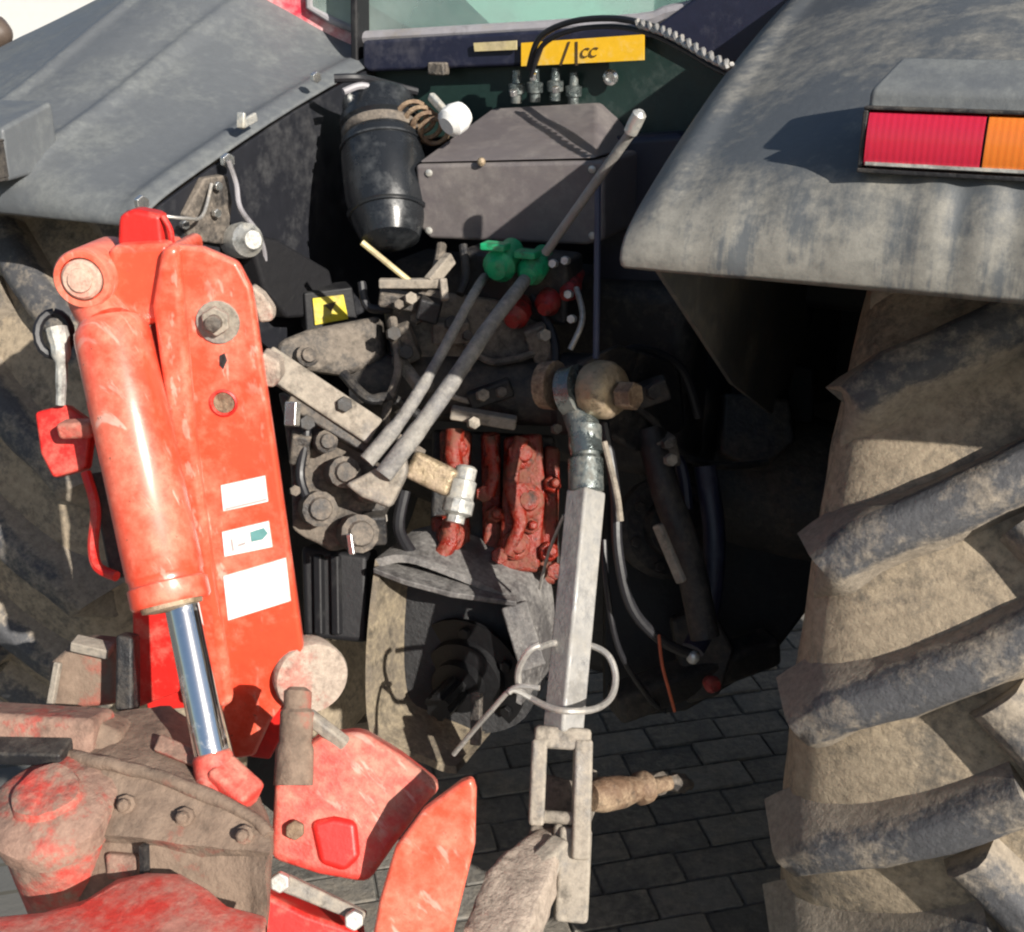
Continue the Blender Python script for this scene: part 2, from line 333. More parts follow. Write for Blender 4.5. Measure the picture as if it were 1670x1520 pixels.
edgeR = [(1.002, 1.272), (1.000, 1.288), (1.022, 1.302), (1.06, 1.318), (1.121, 1.344), (1.22, 1.382), (1.325, 1.418), (1.47, 1.46), (1.629, 1.5), (1.8, 1.54), (2.0, 1.565), (2.2, 1.56), (2.4, 1.5), (2.55, 1.36), (2.6, 1.1), (2.6, .8)]
edgeL = [(1.094, 1.242), (1.092, 1.256), (1.11, 1.268), (1.14, 1.279), (1.20, 1.298), (1.303, 1.329), (1.42, 1.362), (1.603, 1.405), (1.75, 1.43), (1.9, 1.445), (2.1, 1.445), (2.35, 1.40), (2.52, 1.25), (2.58, 1.0), (2.58, .75)]
fr_ = fender(1, edgeR, -.358, .36); fl_ = fender(-1, edgeL, -1.0, -1.70)
# inner walls of the fenders
def inner_wall(x, edge, extra, m):
    pts = [V((x, y, z - .008)) for y, z in edge[2:]] + [V((x, y, z)) for y, z in extra]
    w_ = MB(); w_.prism(pts, (.006, 0, 0)); return w_.build('fender_inner_wall', m, T, bevel=.001)
a = WX(1190, 625, -.35)
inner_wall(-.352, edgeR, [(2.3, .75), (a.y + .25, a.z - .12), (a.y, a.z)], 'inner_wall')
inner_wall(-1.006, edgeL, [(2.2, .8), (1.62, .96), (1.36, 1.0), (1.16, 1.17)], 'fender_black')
# bolts, clips and wiring on the left fender's inner side
for px, py, r in ((512, 126, .008), (228, 330, .009), (352, 303, .006), (350, 347, .006), (298, 366, .006), (368, 262, .010)):
    p = WX(px, py, -.985); MB().hexn(p, (1, -.3, 0), r, .008).build('bolt', 'bare_steel', T, bevel=.001)
p = WX(402, 208, -.99); m = MB(); m.bar(p + V((0, -.012, .004)), p + V((0, .022, .012)), .012, .006); m.bar(p + V((0, -.012, .0)), p + V((0, -.008, .02)), .012, .006); m.build('clip', 'zinc', T, bevel=.002)
p = WX(398, 392, -.965); MB().lathe(p, (1, -.5, .2), [(-.03, .022), (0, .024), (.012, .022), (.02, .014), (.028, .012)], 18).build('sensor_cap', 'zinc', T)
m = MB(); m.tube([WX(372, 262, -.97), WX(385, 300, -.965), WX(392, 340, -.96), WX(420, 380, -.96), WX(432, 420, -.965), WX(428, 470, -.975)], .0035, 8, 6); m.build('cable', 'cable_grey', T)
m = MB(); m.tube([WX(250, 350, -.98), WX(300, 356, -.96), WX(330, 352, -.97), WX(345, 300, -.985)], .0022, 8, 6); m.build('cable', 'wire', T)
m = MB(); m.prism(polyP([(300, 350), (335, 290), (372, 285), (380, 330), (372, 400), (310, 392)], V((-.985, 1.25, 1.2)), V((1, -.1, 0))), (-.02, 0, 0)); m.build('bracket', 'cast', T, bevel=.003)
m = MB(); m.prism(polyP([(405, 380), (455, 390), (540, 440), (556, 515), (470, 520), (430, 470)], V((-.97, 1.25, 1.2)), V((1, -.25, 0))), (-.03, 0, 0)); m.build('plastic_cover', 'black_matt', T, bevel=.006)
st = MB(); P0 = WX(540, 505, -.915); st.prism(polyP([(510, 487), (560, 481), (568, 520), (514, 530)], P0, V((.7, -.7, .1))), (-.002, .002, 0)); s_ = st.build('warning_sticker', 'yellow', T)
MB().prism(polyP([(528, 497), (548, 492), (541, 508)], P0 + V((.0015, -.0015, 0)), V((.7, -.7, .1))), (-.001, .001, 0)).build('warning_mark', 'ink', s_)
m = MB(); m.prism(polyP([(495, 478), (575, 468), (585, 530), (500, 545)], P0 - V((.002, -.003, 0)), V((.7, -.7, .1))), (-.03, .03, 0)); m.build('sticker_plate', 'black_matt', T, bevel=.003)

# ---- tail lights
def tail_light(o, sx, L0, Wd, Hh, depth, slope_back):
    """o = lower inner corner of the lens face; sx = outward direction along X"""
    root = empty('tail_light', o); link_parent(root, T); root.parent = T; root.matrix_parent_inverse = Matrix.Translation(-PLOC['tractor'])
    ex, ey, ez = V((sx, 0, 0)), V((0, 1, 0)), V((0, .06, 1)).normalized()
    def q(a, b, c): return o + ex * a + ey * b + ez * c
    # housing behind the lens, sloping hood on top
    h = MB(); Hd = .030
    h.rings([[q(-.004, .004, -.006), q(-.004, .004, Hh + .016), q(.012, depth * .95, Hh + Hd + slope_back), q(.012, depth, -.0)],
             [q(Wd, .004, -.006), q(Wd, .004, Hh + .016), q(Wd, depth * .95, Hh + Hd + slope_back), q(Wd, depth, -.0)]])
    h.build('hood', 'fender', root, bevel=.006, seg=3)
    f = MB()
    for a0, a1, c0, c1 in ((-.004, Wd, Hh, Hh + .003), (-.004, Wd, -.004, 0), (-.004, 0, 0, Hh)): f.box(q((a0 + a1) / 2, -.001, (c0 + c1) / 2), abs(a1 - a0), .014, abs(c1 - c0) - .0004)
    f.build('lens_frame', 'cast_black', root, bevel=.001)
    def lensbox(nm, a0, a1, m, pr):
        b = MB(); k = 8; rows = []
        for i in range(k + 1):
            th = math.pi * i / k; rows.append([q(a, -pr * math.sin(th) ** .5 if 0 < i < k else .003, Hh * (1 - math.cos(th)) / 2 * .98 + Hh * .01) for a in (a0, a1)])
        b.rings([[r[0] for r in rows], [r[1] for r in rows]]); return b.build(nm, m, root, smooth=50)
    lensbox('red_lens', .001, L0, 'lens_red', .010)
    lensbox('amber_lens', L0 + .002, Wd - .002, 'lens_amber', .010)
    t = MB(); t.box(q(Wd * .5, -.009, .004), Wd * .98, .003, .0025); t.build('chrome_strip', 'zinc', root)
    return root
o = WY(1408, 272, 1.018); tail_light(o, 1, .090, .26, .0455, .05, .010)
o = WY(4, 290, 1.065); tail_light(o, -1, .090, .25, .043, .11, .010)
MB().lathe(WY(-15, 55, 1.62), (1, .2, 0), [(-.05, .02), (-.04, .034), (0, .036), (.02, .030), (.035, .015), (.04, .004)], 16).build('marker_lamp', 'brown_plastic', T)

# ---- rear wheels
WR, WCY, WCZ = .725, 1.75, .725; HWID = .237
def wheel(cx, inner):                     # inner = +1 when the tractor centre lies at +x of this wheel
    root = empty('rear_wheel', (cx, WCY, WCZ)); root.parent = T; root.matrix_parent_inverse = Matrix.Translation(-PLOC['tractor'])
    DR = -.048
    prof = [(t, r + DR) for t, r in [(-.175, .43), (-.205, .47), (-.232, .55), (-.236, .62), (-.222, .672), (-.20, .700), (-.15, .712), (-.08, .722), (0, .725), (.08, .722), (.15, .712), (.20, .700), (.222, .672), (.236, .62), (.232, .55), (.205, .47), (.175, .43)]]
    m = MB(); m.lathe((cx, WCY, WCZ), (1, 0, 0), [(t, r) for t, r in prof], 150, cap=False)
    ty = m.build('tyre', 'tread_mud', root, smooth=50, lump=.003, lscale=24); ty.matrix_parent_inverse = Matrix.Translation(-V((cx, WCY, WCZ)))
    ty.modifiers.new('ss', 'SUBSURF').render_levels = 1
    rm = MB(); rm.lathe((cx, WCY, WCZ), (1, 0, 0), [(-.19, .397), (-.185, .382), (-.10, .36), (-.03, .35), (-.02, .16), (.02, .16), (.03, .35), (.10, .36), (.185, .382), (.19, .397)], 48)
    r_ = rm.build('rim', 'cast_black', root, bevel=0, smooth=40); r_.matrix_parent_inverse = ty.matrix_parent_inverse
    protos = {}
    NL = 24; st_ = 2 * math.pi / NL
    for sgn in (-1, 1):
        # lug path in wheel space: (axial x, radius, angle), angle grows upwards along the rear of the wheel
        path = [(.206, .640, -.045), (.212, .690, -.030), (.202, .740, -.008), (.17, .752, .042), (.11, .757, .092), (.05, .760, .152), (-.022, .760, .235)]
        path = [(p0, p1 + DR, p2 * 1.06) for p0, p1, p2 in path]; rings = []
        for i, (ax, rr, an) in enumerate(path):
            base = min(rr, .71 + DR) - .035 if i > 1 else rr - .055
            if i <= 1: base = rr - .05
            wt, wb = (.050, .115) if i else (.046, .08)
            dxa = (path[min(i + 1, 6)][0] - path[max(i - 1, 0)][0]); daa = (path[min(i + 1, 6)][2] - path[max(i - 1, 0)][2]) * .75
            ln = math.hypot(dxa, daa) or 1.
            if i <= 1: nx, na = 0., 1.
            else: nx, na = daa / ln, -dxa / ln
            ring = []
            for (lat, rad) in ((-wb / 2, base), (-wt / 2, rr - .008), (-wt / 2 + .010, rr), (wt / 2 - .010, rr), (wt / 2, rr - .008), (wb / 2, base)):
                A = an + lat * na / .75; X = (ax + lat * nx * .9) * sgn
                if i <= 1: X = (ax + (0.004 if rad > base else -.03)) * sgn
                ring.append(V((X, -rad * math.cos(A), rad * math.sin(A))))
            rings.append(ring)
        m = MB(); m.rings(rings)
        protos[sgn] = m
    for sgn in (-1, 1):
        first = None
        for k in range(NL):
            an = k * st_ + R(5.2) + (st_ / 2 if sgn > 0 else 0)
            if first is None: first = protos[sgn].build('lug', 'rubber', ty, smooth=55, lump=.0013, lscale=26, sub=2); o = first
            else: o = first.copy(); COL.objects.link(o); o.parent = ty
            o.matrix_parent_inverse = Matrix.Identity(4)
            o.location = (cx, WCY, WCZ); o.rotation_euler = (-an, 0, 0)
    return root
wheel(.04, -1); wheel(2 * TX - .04, 1)
bpy.context.view_layer.update()

# ---- cab: back panel, sill, window, pillar
YB = 1.64
cabp = MB(); cabp.prism(polyP([(588, 72), (760, 66), (1000, 52), (1330, 30), (1330, 230), (1180, 232), (590, 225)], V((0, YB, 1.4)), V((0, -1, 0))), (0, .05, 0))
cab = cabp.build('cab_back_panel', 'green_black', T, bevel=.006)
m = MB(); m.prism(polyP([(590, 66), (860, 50), (1060, 38), (1060, 62), (860, 74), (850, 108), (600, 118), (590, 110)], V((0, YB - .03, 1.4)), V((0, -1, 0))), (0, .028, 0)); m.build('window_sill', 'navy_black', cab, bevel=.006)
m = MB(); m.prism(polyP([(592, 64), (870, 47), (1050, 34), (1150, -5), (1160, -200), (590, -200)], V((0, YB + .02, 1.4)), V((0, -1, 0))), (0, .005, 0)); m.build('rear_window', 'glass', cab)
m = MB(); pts = [WY(590, 62, YB), WY(870, 46, YB), WY(1040, 34, YB), WY(1085, 22, YB), WY(1150, -10, YB), WY(1160, -160, YB)]
m.tube(pts, .010, 8, 5); m.build('window_seal', 'cable_grey', cab)
m = MB(); m.bar(WY(588, 105, 1.635), WY(585, -220, 1.635), .012, .04); m.build('cab_pillar', 'black_matt', cab, bevel=.004)
m = MB(); m.prism(polyP([(1062, 46), (1130, -2), (1140, -200), (1420, -200), (1330, 60), (1180, 110)], V((0, YB - .02, 1.4)), V((0, -1, 0))), (0, .03, 0)); m.build('corner_panel', 'navy_black', cab, bevel=.006)
m = MB(); q0 = WY(545, 40, 1.66); m.prism(polyP([(500, -120), (582, -120), (580, 48), (508, 14)], q0, V((.35, -.93, 0))), (.0, .005, 0)); m.build('quarter_window', 'glass', cab)
m = MB(); m.tube([WP(500, -100, q0, V((.35, -.93, 0))), WP(505, 12, q0, V((.35, -.93, 0))), WP(540, 32, q0, V((.35, -.93, 0))), WP(580, 50, q0, V((.35, -.93, 0)))], .006, 8); m.build('quarter_window_seal', 'cable_grey', cab)
m = MB(); m.prism(polyP([(390, -30), (500, -40), (505, 16), (580, 54), (588, 150), (540, 140), (470, 40)], q0 + V((0, .012, 0)), V((.35, -.93, 0))), (0, .03, 0)); m.build('cab_side_panel', 'red_cab', T, bevel=.008)
# sticker strip below the window
n_ = V((0, -1, 0)); q0 = V((0, YB - .038, 1.4))
m = MB(); m.prism(polyP([(850, 70), (1050, 56), (1050, 98), (850, 108)], q0, n_), (0, .003, 0)); stk = m.build('sticker', 'amber_sticker', T)
m = MB(); m.prism(polyP([(772, 70), (842, 66), (842, 81), (774, 84)], q0, n_), (0, .003, 0)); m.build('sticker', 'pale_sticker', T)
a, b = WP(945, 94, q0 - V((0, .0015, 0)), n_), WP(1000, 91, q0 - V((0, .0015, 0)), n_)
text('lettering', 'CC', a, b - a, (0, 0, 1), .018, 'ink', stk, .35)
for x in (872, 912, 938):  # slanting pair: shadows of the cables drawn as dark lines on the sticker
    m = MB(); dx = 14 if x < 930 else 0; m.prism(polyP([(x, 107), (x + 4, 107), (x + 4 + dx, 68), (x + dx, 68)], q0 - V((0, .001, 0)), n_), (0, .0008, 0)); m.build('shadow_stripe', 'ink', stk)
p = WY(997, 126, YB - .012); MB().lathe(p, (0, -1, 0), [(0, .011), (.004, .011), (.006, .007), (.001, .006)], 16).build('ring_bolt', 'bare_steel', T)
p = WY(715, 112, YB - .035); m = MB(); m.box(p, .028, .02, .018); m.build('latch', 'cast', T, bevel=.003)
# ---- body behind everything: transmission, axle, cab floor
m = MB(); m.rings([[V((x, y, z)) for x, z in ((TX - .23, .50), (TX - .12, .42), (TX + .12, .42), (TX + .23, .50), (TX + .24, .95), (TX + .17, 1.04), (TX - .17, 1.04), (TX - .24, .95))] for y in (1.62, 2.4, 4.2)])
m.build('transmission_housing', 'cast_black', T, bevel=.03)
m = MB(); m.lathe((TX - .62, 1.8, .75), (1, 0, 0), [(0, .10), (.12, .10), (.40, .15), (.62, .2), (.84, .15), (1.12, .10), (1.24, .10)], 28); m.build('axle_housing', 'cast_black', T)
m = MB(); m.box((-.26, 2.30, .95), .34, .16, .95); m.build('dark_filler_box', 'black_matt', T, bevel=.03)  # added black box, hides the bright patch showing under the right fender
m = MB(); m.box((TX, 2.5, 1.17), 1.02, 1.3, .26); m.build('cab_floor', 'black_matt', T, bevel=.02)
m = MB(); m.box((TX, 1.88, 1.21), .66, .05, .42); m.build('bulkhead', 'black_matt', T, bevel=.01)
m = MB(); m.prism(polyP([(965, 225), (1110, 215), (1160, 300), (1100, 420), (1100, 600), (960, 610)], V((0, 1.62, 1.2)), V((.1, -1, 0))), (0, .04, 0)); m.build('side_cover', 'navy_black', T, bevel=.012)
m = MB(); m.box((TX - .02, 1.60, .98), .5, .12, .30); m.build('hydraulic_lift_cover', 'cast_black', T, bevel=.03)

# ---- canister
ax = (W(640, 430, 1.60) - W(617, 165, 1.66)); ax.normalize(); o = W(617, 165, 1.66); k = 1.64 / 1900
prof = [(-.012, 20), (-.010, 40), (-.002, 56), (.004, 60), (.026, 60), (.030, 66), (.040, 67), (.044, 62), (.062, 62), (.066, 67), (.10, 69), (.155, 67), (.19, 58), (.215, 47), (.226, 20)]
can = MB().lathe(o, ax, [(t, r * k) for t, r in prof], 36).build('canister', 'black_gloss', T, smooth=40)
for tt in (.075, .175): MB().lathe(o + ax * tt, ax, [(0, 66.5 * k), (.001, (70.5 if tt < .1 else 65.5) * k), (.004, (70.5 if tt < .1 else 64) * k), (.005, 60 * k)], 36).build('moulded_rib', 'black_gloss', can)
MB().lathe(o + ax * .046, ax, [(0, 63.5 * k), (.002, 65 * k), (.012, 65 * k), (.014, 63.5 * k)], 36).build('clamp_band', 'cast', can)
m = MB(); m.tube([W(560, 150, 1.60), W(590, 140, 1.61), W(625, 150, 1.62), W(650, 160, 1.63)], .005, 8, 6); m.build('hose', 'cable_grey', T)
m = MB(); m.tube([W(545, 128, 1.6), W(590, 128, 1.61), W(640, 140, 1.66), W(680, 150, 1.68)], .006, 8, 6); m.build('hose', 'cable_black', T)
for i in range(4):
    c = W(672 + i * 12, 185 + i * 9, 1.62); MB().lathe(c, (.5, -.6, -.4), [(0, .020), (.003, .024), (.006, .020), (.003, .016), (0, .020)], 18, cap=False).build('coil_ring', 'rusty', T)
m = MB(); m.bar(W(702, 156, 1.6), W(738, 196, 1.58), .012, .010); m.build('handle_arm', 'zinc', T, bevel=.003)
m = MB(); m.lathe(W(728, 206, 1.56), W(764, 176, 1.58) - W(728, 206, 1.56), [(0, .012), (.006, .020), (.022, .021), (.034, .017), (.04, .008)], 16); m.build('handle_knob', 'white_plastic', T)
# ---- grey valve box
n_ = V((.10, -.99, -.05)); q0 = W(830, 330, 1.56); n_box, q0_box = n_.normalized(), q0
lo = polyP([(684, 372), (700, 390), (955, 400), (986, 392), (986, 262), (676, 268)], q0, n_)
bk = V((0, .17, 0))
A, B = WP(676, 268, q0, n_), WP(986, 262, q0, n_)
m = MB(); m.prism(lo, bk); bx = m.build('valve_box', 'box_grey', T, bevel=.006, seg=3)
tl, tr = W(800, 178, 1.68), W(972, 168, 1.66)
m = MB(); m.rings([[A + V((.002, .002, .002)), B + V((-.012, .002, .002)), B + V((-.012, .168, .0)), A + V((.002, .168, 0))], [tl, tr, tr + V((0, .05, -.002)), tl + V((0, .05, -.002))]]); m.build('sloping_lid', 'box_grey', bx, bevel=.005, seg=3)
p = WP(785, 264, q0 - V((0, .004, 0)), n_); MB().ball(p, .006, 10).build('lid_catch', 'brass_dusty', bx)
for x, y in ((842, 160), (872, 158), (905, 156), (935, 164)):
    p = W(x, y + 8, 1.68); MB().lathe(p, (0, 0, 1), [(0, .008), (.012, .008), (.013, .012), (.026, .012), (.028, .007), (.045, .006)], 12).build('fitting', 'oily_steel', T)
for x, y in ((838, 156), (870, 130), (907, 150)): MB().hexn(W(x, y, 1.64), (0, -.3, 1), .006, .008).build('nut', 'bare_steel', T, bevel=.001)
# ---- levers, couplers, bars in the middle
m = MB(); a, b = W(1030, 215, 1.30), W(890, 412, 1.47); m.tube([a, b], .0058, 12); lv = m.build('lever', 'bar_steel', T)
MB().lathe(W(1043, 186, 1.28), W(1026, 220, 1.30) - W(1043, 186, 1.28), [(-.004, .004), (0, .008), (.012, .0085), (.024, .008), (.026, .006)], 14).build('lever_grip', 'zinc', lv)
m = MB(); m.tube([W(590, 395, 1.48), W(672, 462, 1.5)], .004, 8); m.build('thin_lever', 'pale_sticker', T)
m = MB(); m.bar(W(618, 462, 1.5), W(728, 462, 1.5), .012, .012); m.bar(W(700, 462, 1.5), W(735, 420, 1.52), .018, .012); m.bar(W(722, 455, 1.495), W(726, 490, 1.49), .010, .010); m.build('lever_bracket', 'dusty_steel', T, bevel=.002)
for (x, y, r) in ((808, 428, .022), (860, 437, .019)):
    p = W(x, y, 1.5); c = MB().lathe(p + V((0, .03, .0)), (0.1, -1, -.25), [(-.03, r * .7), (0, r * .8), (.004, r), (.026, r), (.030, r * .82), (.038, r * .6), (.040, r * .2)], 16).build('coupler_cap', 'green', T, smooth=40)
    m = MB(); m.bar(p + V((-r * .8, .0, r * .95)), p + V((r * .8, .0, r * .95)), .010, .024); m.build('cap_flap', 'green', c, bevel=.003)
for (x, y, r) in ((832, 512, .018), (885, 492, .017), (920, 470, .014)):
    p = W(x, y, 1.52); MB().lathe(p + V((0, .03, 0)), (0.1, -1, -.3), [(-.03, r * .6), (0, r * .8), (.004, r), (.022, r), (.026, r * .8), (.034, r * .55)], 14).build('coupler', 'dark_red', T, smooth=40)
m = MB(); m.box(W(850, 462, 1.58), .16, .06, .09); m.build('coupler_block', 'cast_black', T, bevel=.008)
for x, y in ((905, 430), (925, 425), (930, 480), (935, 520)): MB().hexn(W(x, y, 1.5), (0, -1, .2), .006, .01).build('nut', 'zinc', T, bevel=.001)
m = MB(); m.tube([W(975, 285, 1.42), W(974, 430, 1.44), W(972, 585, 1.45)], .0042, 8, 5); m.build('cable', 'cable_blue', T)
# casting behind the hoses, lift arms
m = MB(); m.prism([W(622, 490, 1.56), W(700, 470, 1.56), W(905, 500, 1.56), W(905, 600, 1.56), W(860, 680, 1.56), W(740, 680, 1.56), W(640, 620, 1.56)], FW * .10); m.build('lift_casting', 'cast', T, bevel=.012)
m = MB(); m.bar(W(735, 672, 1.52), W(842, 690, 1.52), .016, .02); m.bar(W(650, 585, 1.53), W(690, 640, 1.5), .014, .014); m.build('casting_rib', 'dusty_steel', T, bevel=.003)
for x, y in ((650, 590), (700, 632), (760, 600), (840, 615), (680, 520)): MB().hexn(W(x, y, 1.545), -FW, .009, .014).build('bolt', 'cast', T, bevel=.001)
m = MB(); m.prism([W(448, 556, 1.50), W(500, 535, 1.52), W(622, 512, 1.56), W(630, 590, 1.56), W(560, 612, 1.53), W(470, 600, 1.50), W(446, 585, 1.49)], FW * .05); m.build('lift_arm', 'cast', T, bevel=.012, seg=3)
m = MB(); m.lathe(W(880, 640, 1.56), RT + V((0, -.15, 0)), [(-.25, .045), (.02, .045), (.03, .055), (.07, .055)], 22); m.build('rock_shaft', 'cast_black', T)
m = MB(); m.prism([W(935, 590, 1.50), W(1010, 560, 1.48), W(1110, 590, 1.62), W(1120, 700, 1.68), W(1040, 740, 1.56), W(960, 690, 1.5)], FW * .045); m.build('lift_arm', 'cast_black', T, bevel=.012, seg=3)
# ---- right lift rod
LR = W(945, 640, 1.39)
m = MB(); m.lathe(W(885, 628, 1.42), W(1010, 632, 1.36) - W(885, 628, 1.42), [(0, .02), (.002, .029), (.020, .030), (.022, .012), (.055, .012)], 20); pin = m.build('lift_arm_pin', 'rusty', T)
pa, pb = W(960, 635, 1.385), W(1012, 637, 1.355); m = MB(); m.lathe(pa, pb - pa, [(0, .018), (.003, .031), (.014, .035), (.030, .034), (.040, .028), (.045, .012)], 22); m.build('pin_head', 'brass_dusty', T, smooth=45)
m = MB(); m.hexn(W(1012, 645, 1.35), pb - pa, .017, .022); m.build('pin_nut', 'rusty', T, bevel=.002)
lr_top, lr_mid, lr_low = W(944, 640, 1.385), W(956, 800, 1.355), W(918, 1195, 1.285)
rodd = empty('lift_rod', lr_low); rodd.parent = T; rodd.matrix_parent_inverse = Matrix.Translation(-PLOC['tractor'])
m = MB(); m.lathe(lr_top - V((.008, 0, 0)), W(985, 632, 1.365) - lr_top, [(-.010, .020), (-.008, .031), (.012, .031), (.014, .020)], 22); m.tube([lr_top + V((0, 0, -.02)), W(952, 700, 1.37), W(957, 740, 1.362)], [.021, .019, .019], 14); m.build('rod_eye', 'oily_steel', rodd, smooth=50)
dv = (lr_mid - W(954, 690, 1.372)); dl = dv.length; m = MB()
m.lathe(W(954, 690, 1.372), dv, [(0, .014), (.004, .0195), (.03, .0195), (.034, .017), (.040, .017), (.044, .0205), (dl, .0205), (dl + .003, .016)], 20); m.build('threaded_sleeve', 'oily_steel', rodd, smooth=40)
ax = (lr_low - lr_mid); sd = (RT * .75 + FW * .65).normalized()
m = MB(); m.bar(lr_mid, lr_low, .034, .034, ref=sd); m.build('rod_bar', 'bar_steel', rodd, bevel=.004, seg=3)
axn = ax.normalized(); hz = (RT - axn * RT.dot(axn)).normalized(); dp = axn.cross(hz)
def fk(px, py, d): return W(px, py, d)
m = MB(); m.bar(fk(918, 1185, 1.285), fk(916, 1222, 1.28), .062, .036, ref=hz); m.build('fork_head', 'dusty_steel', rodd, bevel=.005)
m = MB(); m.bar(fk(880, 1205, 1.282), fk(874, 1345, 1.262), .017, .040, ref=hz); m.build('fork_tine', 'dusty_steel', rodd, bevel=.004)
m = MB(); m.bar(fk(951, 1205, 1.282), fk(946, 1400, 1.255), .020, .040, ref=hz); m.build('fork_tine', 'dusty_steel', rodd, bevel=.004)
m = MB(); m.lathe(fk(860, 1330, 1.27), fk(985, 1338, 1.25) - fk(860, 1330, 1.27), [(0.004, .004), (.006, .007), (.06, .007), (.062, .004)], 14); m.build('fork_pin', 'dusty_steel', rodd)
# ---- lower link
a, b = W(1010, 1215, 1.62), W(915, 1390, 1.26); c = W(855, 1450, 1.21)
m = MB(); m.bar(W(960, 1290, 1.46), b, .060, .022, ref=V((0, 0, 1))); m.bar(b, c, .045, .024, ref=V((0, 0, 1))); lk = m.build('lower_link', 'dusty_steel', T, bevel=.006, lump=.002, sub=2)
m = MB(); pth = [(W(912, 1365, 1.30), .018, .018), (W(884, 1400, 1.26), .021, .022), (W(862, 1430, 1.23), .030, .026), (W(842, 1468, 1.20), .034, .028), (W(822, 1510, 1.17), .034, .028), (W(800, 1560, 1.13), .030, .026)]
rg = []; dd = (pth[-1][0] - pth[0][0]).normalized(); sx_ = (RT - dd * RT.dot(dd)).normalized(); sy_ = dd.cross(sx_)
for p, a_, b_2 in pth: rg.append([p + sx_ * a_ * math.copysign(abs(math.cos(t)) ** .3, math.cos(t)) + sy_ * b_2 * math.copysign(abs(math.sin(t)) ** .3, math.sin(t)) for t in [i * math.pi / 8 for i in range(16)]])
m.rings(rg); m.build('link_end', 'mud_pale', lk, lump=.0035, lscale=44, smooth=40, sub=2)
m = MB(); m.bar(W(925, 1275, 1.33), W(893, 1395, 1.27), .052, .018, ref=hz); m.build('link_tongue', 'cast', lk, bevel=.004)
m = MB(); m.bar(W(938, 1350, 1.27), W(930, 1505, 1.235), .036, .03, ref=hz); m.build('link_plate', 'dusty_steel', lk, bevel=.005)
m = MB(); m.lathe(W(962, 1300, 1.36), W(1060, 1283, 1.42) - W(962, 1300, 1.36), [(0, .016), (.02, .021), (.05, .019), (.075, .014), (.082, .02), (.09, .02), (.1, .011), (.13, .010)], 16); m.build('stabiliser', 'rusty', T, lump=.002, lscale=50)
m = MB(); m.tube([W(1050, 1285, 1.42), W(1085, 1275, 1.46), W(1125, 1280, 1.5)], [.012, .015, .008, .013, .007], 8, 5); m.build('stabiliser_chain', 'cast', T)
# ---- hoses and wires on the right
m = MB(); m.tube([W(985, 690, 1.46), W(1003, 800, 1.46), W(1008, 900, 1.46), W(1030, 990, 1.47), W(1080, 1045, 1.49), W(1135, 1070, 1.52)], .007, 10, 6); m.build('hose', 'cable_black', T)
m = MB(); m.tube([W(985, 720, 1.44), W(1005, 800, 1.44), W(1012, 850, 1.44)], .004, 8, 6); m.build('hose', 'dusty_steel', T)
m = MB(); m.bar(W(1072, 855, 1.5), W(1112, 950, 1.5), .014, .010); m.build('stay', 'dusty_steel', T, bevel=.003)
m = MB(); m.tube([W(1150, 760, 1.6), W(1165, 880, 1.6), W(1155, 1000, 1.6), W(1130, 1060, 1.58)], .016, 12, 5); m.build('hose', 'navy_black', T)
m = MB(); m.tube([W(1060, 700, 1.58), W(1085, 800, 1.57), W(1120, 900, 1.57), W(1150, 1040, 1.57)], .02, 12, 5); m.build('hose', 'cast_black', T)
MB().ball(W(1130, 1072, 1.51), .009, 10).build('hose_end', 'zinc', T)
MB().lathe(W(1155, 1112, 1.56), (.6, -.6, .2), [(0, .009), (.012, .012), (.02, .008)], 12).build('red_cap', 'dark_red', T)
m = MB(); m.tube([W(1074, 1035, 1.48), W(1080, 1085, 1.48), W(1092, 1130, 1.48), W(1100, 1160, 1.5)], .0022, 6, 6); m.build('orange_wire', 'orange_wire', T)
# ---- knuckle cluster (left linkage), black box
m = MB(); m.prism([W(455, 640, 1.46), W(560, 690, 1.46), W(610, 760, 1.46), W(650, 770, 1.46), W(630, 830, 1.46), W(600, 880, 1.46), W(540, 900, 1.46), W(480, 860, 1.46), W(470, 760, 1.46)], FW * .06); m.build('linkage_casting', 'cast', T, bevel=.010, sub=2, lump=.006, lscale=22)
m = MB(); m.bar(W(430, 585, 1.40), W(610, 705, 1.44), .036, .022, ref=UP); m.build('link_bar', 'dusty_steel', T, bevel=.003)
m = MB(); m.bar(W(470, 650, 1.42), W(600, 728, 1.45), .022, .03, ref=UP); m.build('link_bar', 'cast', T, bevel=.003)
for x, y, r, dd in ((500, 580, .014, 1.42), (560, 770, .020, 1.43), (520, 830, .022, 1.43), (600, 800, .016, 1.43), (585, 870, .024, 1.43), (530, 720, .014, 1.43)):
    MB().lathe(W(x, y, dd), -FW + RT * .4, [(-.02, r), (.008, r), (.010, r * .7), (.016, r * .6)], 12).build('pin', 'cast', T, lump=.001)
m = MB(); m.bar(W(570, 870, 1.40), W(575, 905, 1.40), .008, .006); m.build('split_pin', 'bare_steel', T, bevel=.002)
m = MB(); m.bar(W(478, 655, 1.38), W(476, 695, 1.38), .016, .012); m.build('lock_tab', 'bare_steel', T, bevel=.002)
m = MB(); m.prism([W(490, 890, 1.52), W(600, 905, 1.52), W(600, 1050, 1.52), W(495, 1040, 1.52)], FW * .12); m.build('drawbar_housing', 'black_matt', T, bevel=.008)
for x in (520, 548): m = MB(); m.bar(W(x, 905, 1.515), W(x + 2, 1035, 1.515), .012, .012); m.build('housing_rib', 'black_matt', T, bevel=.003)
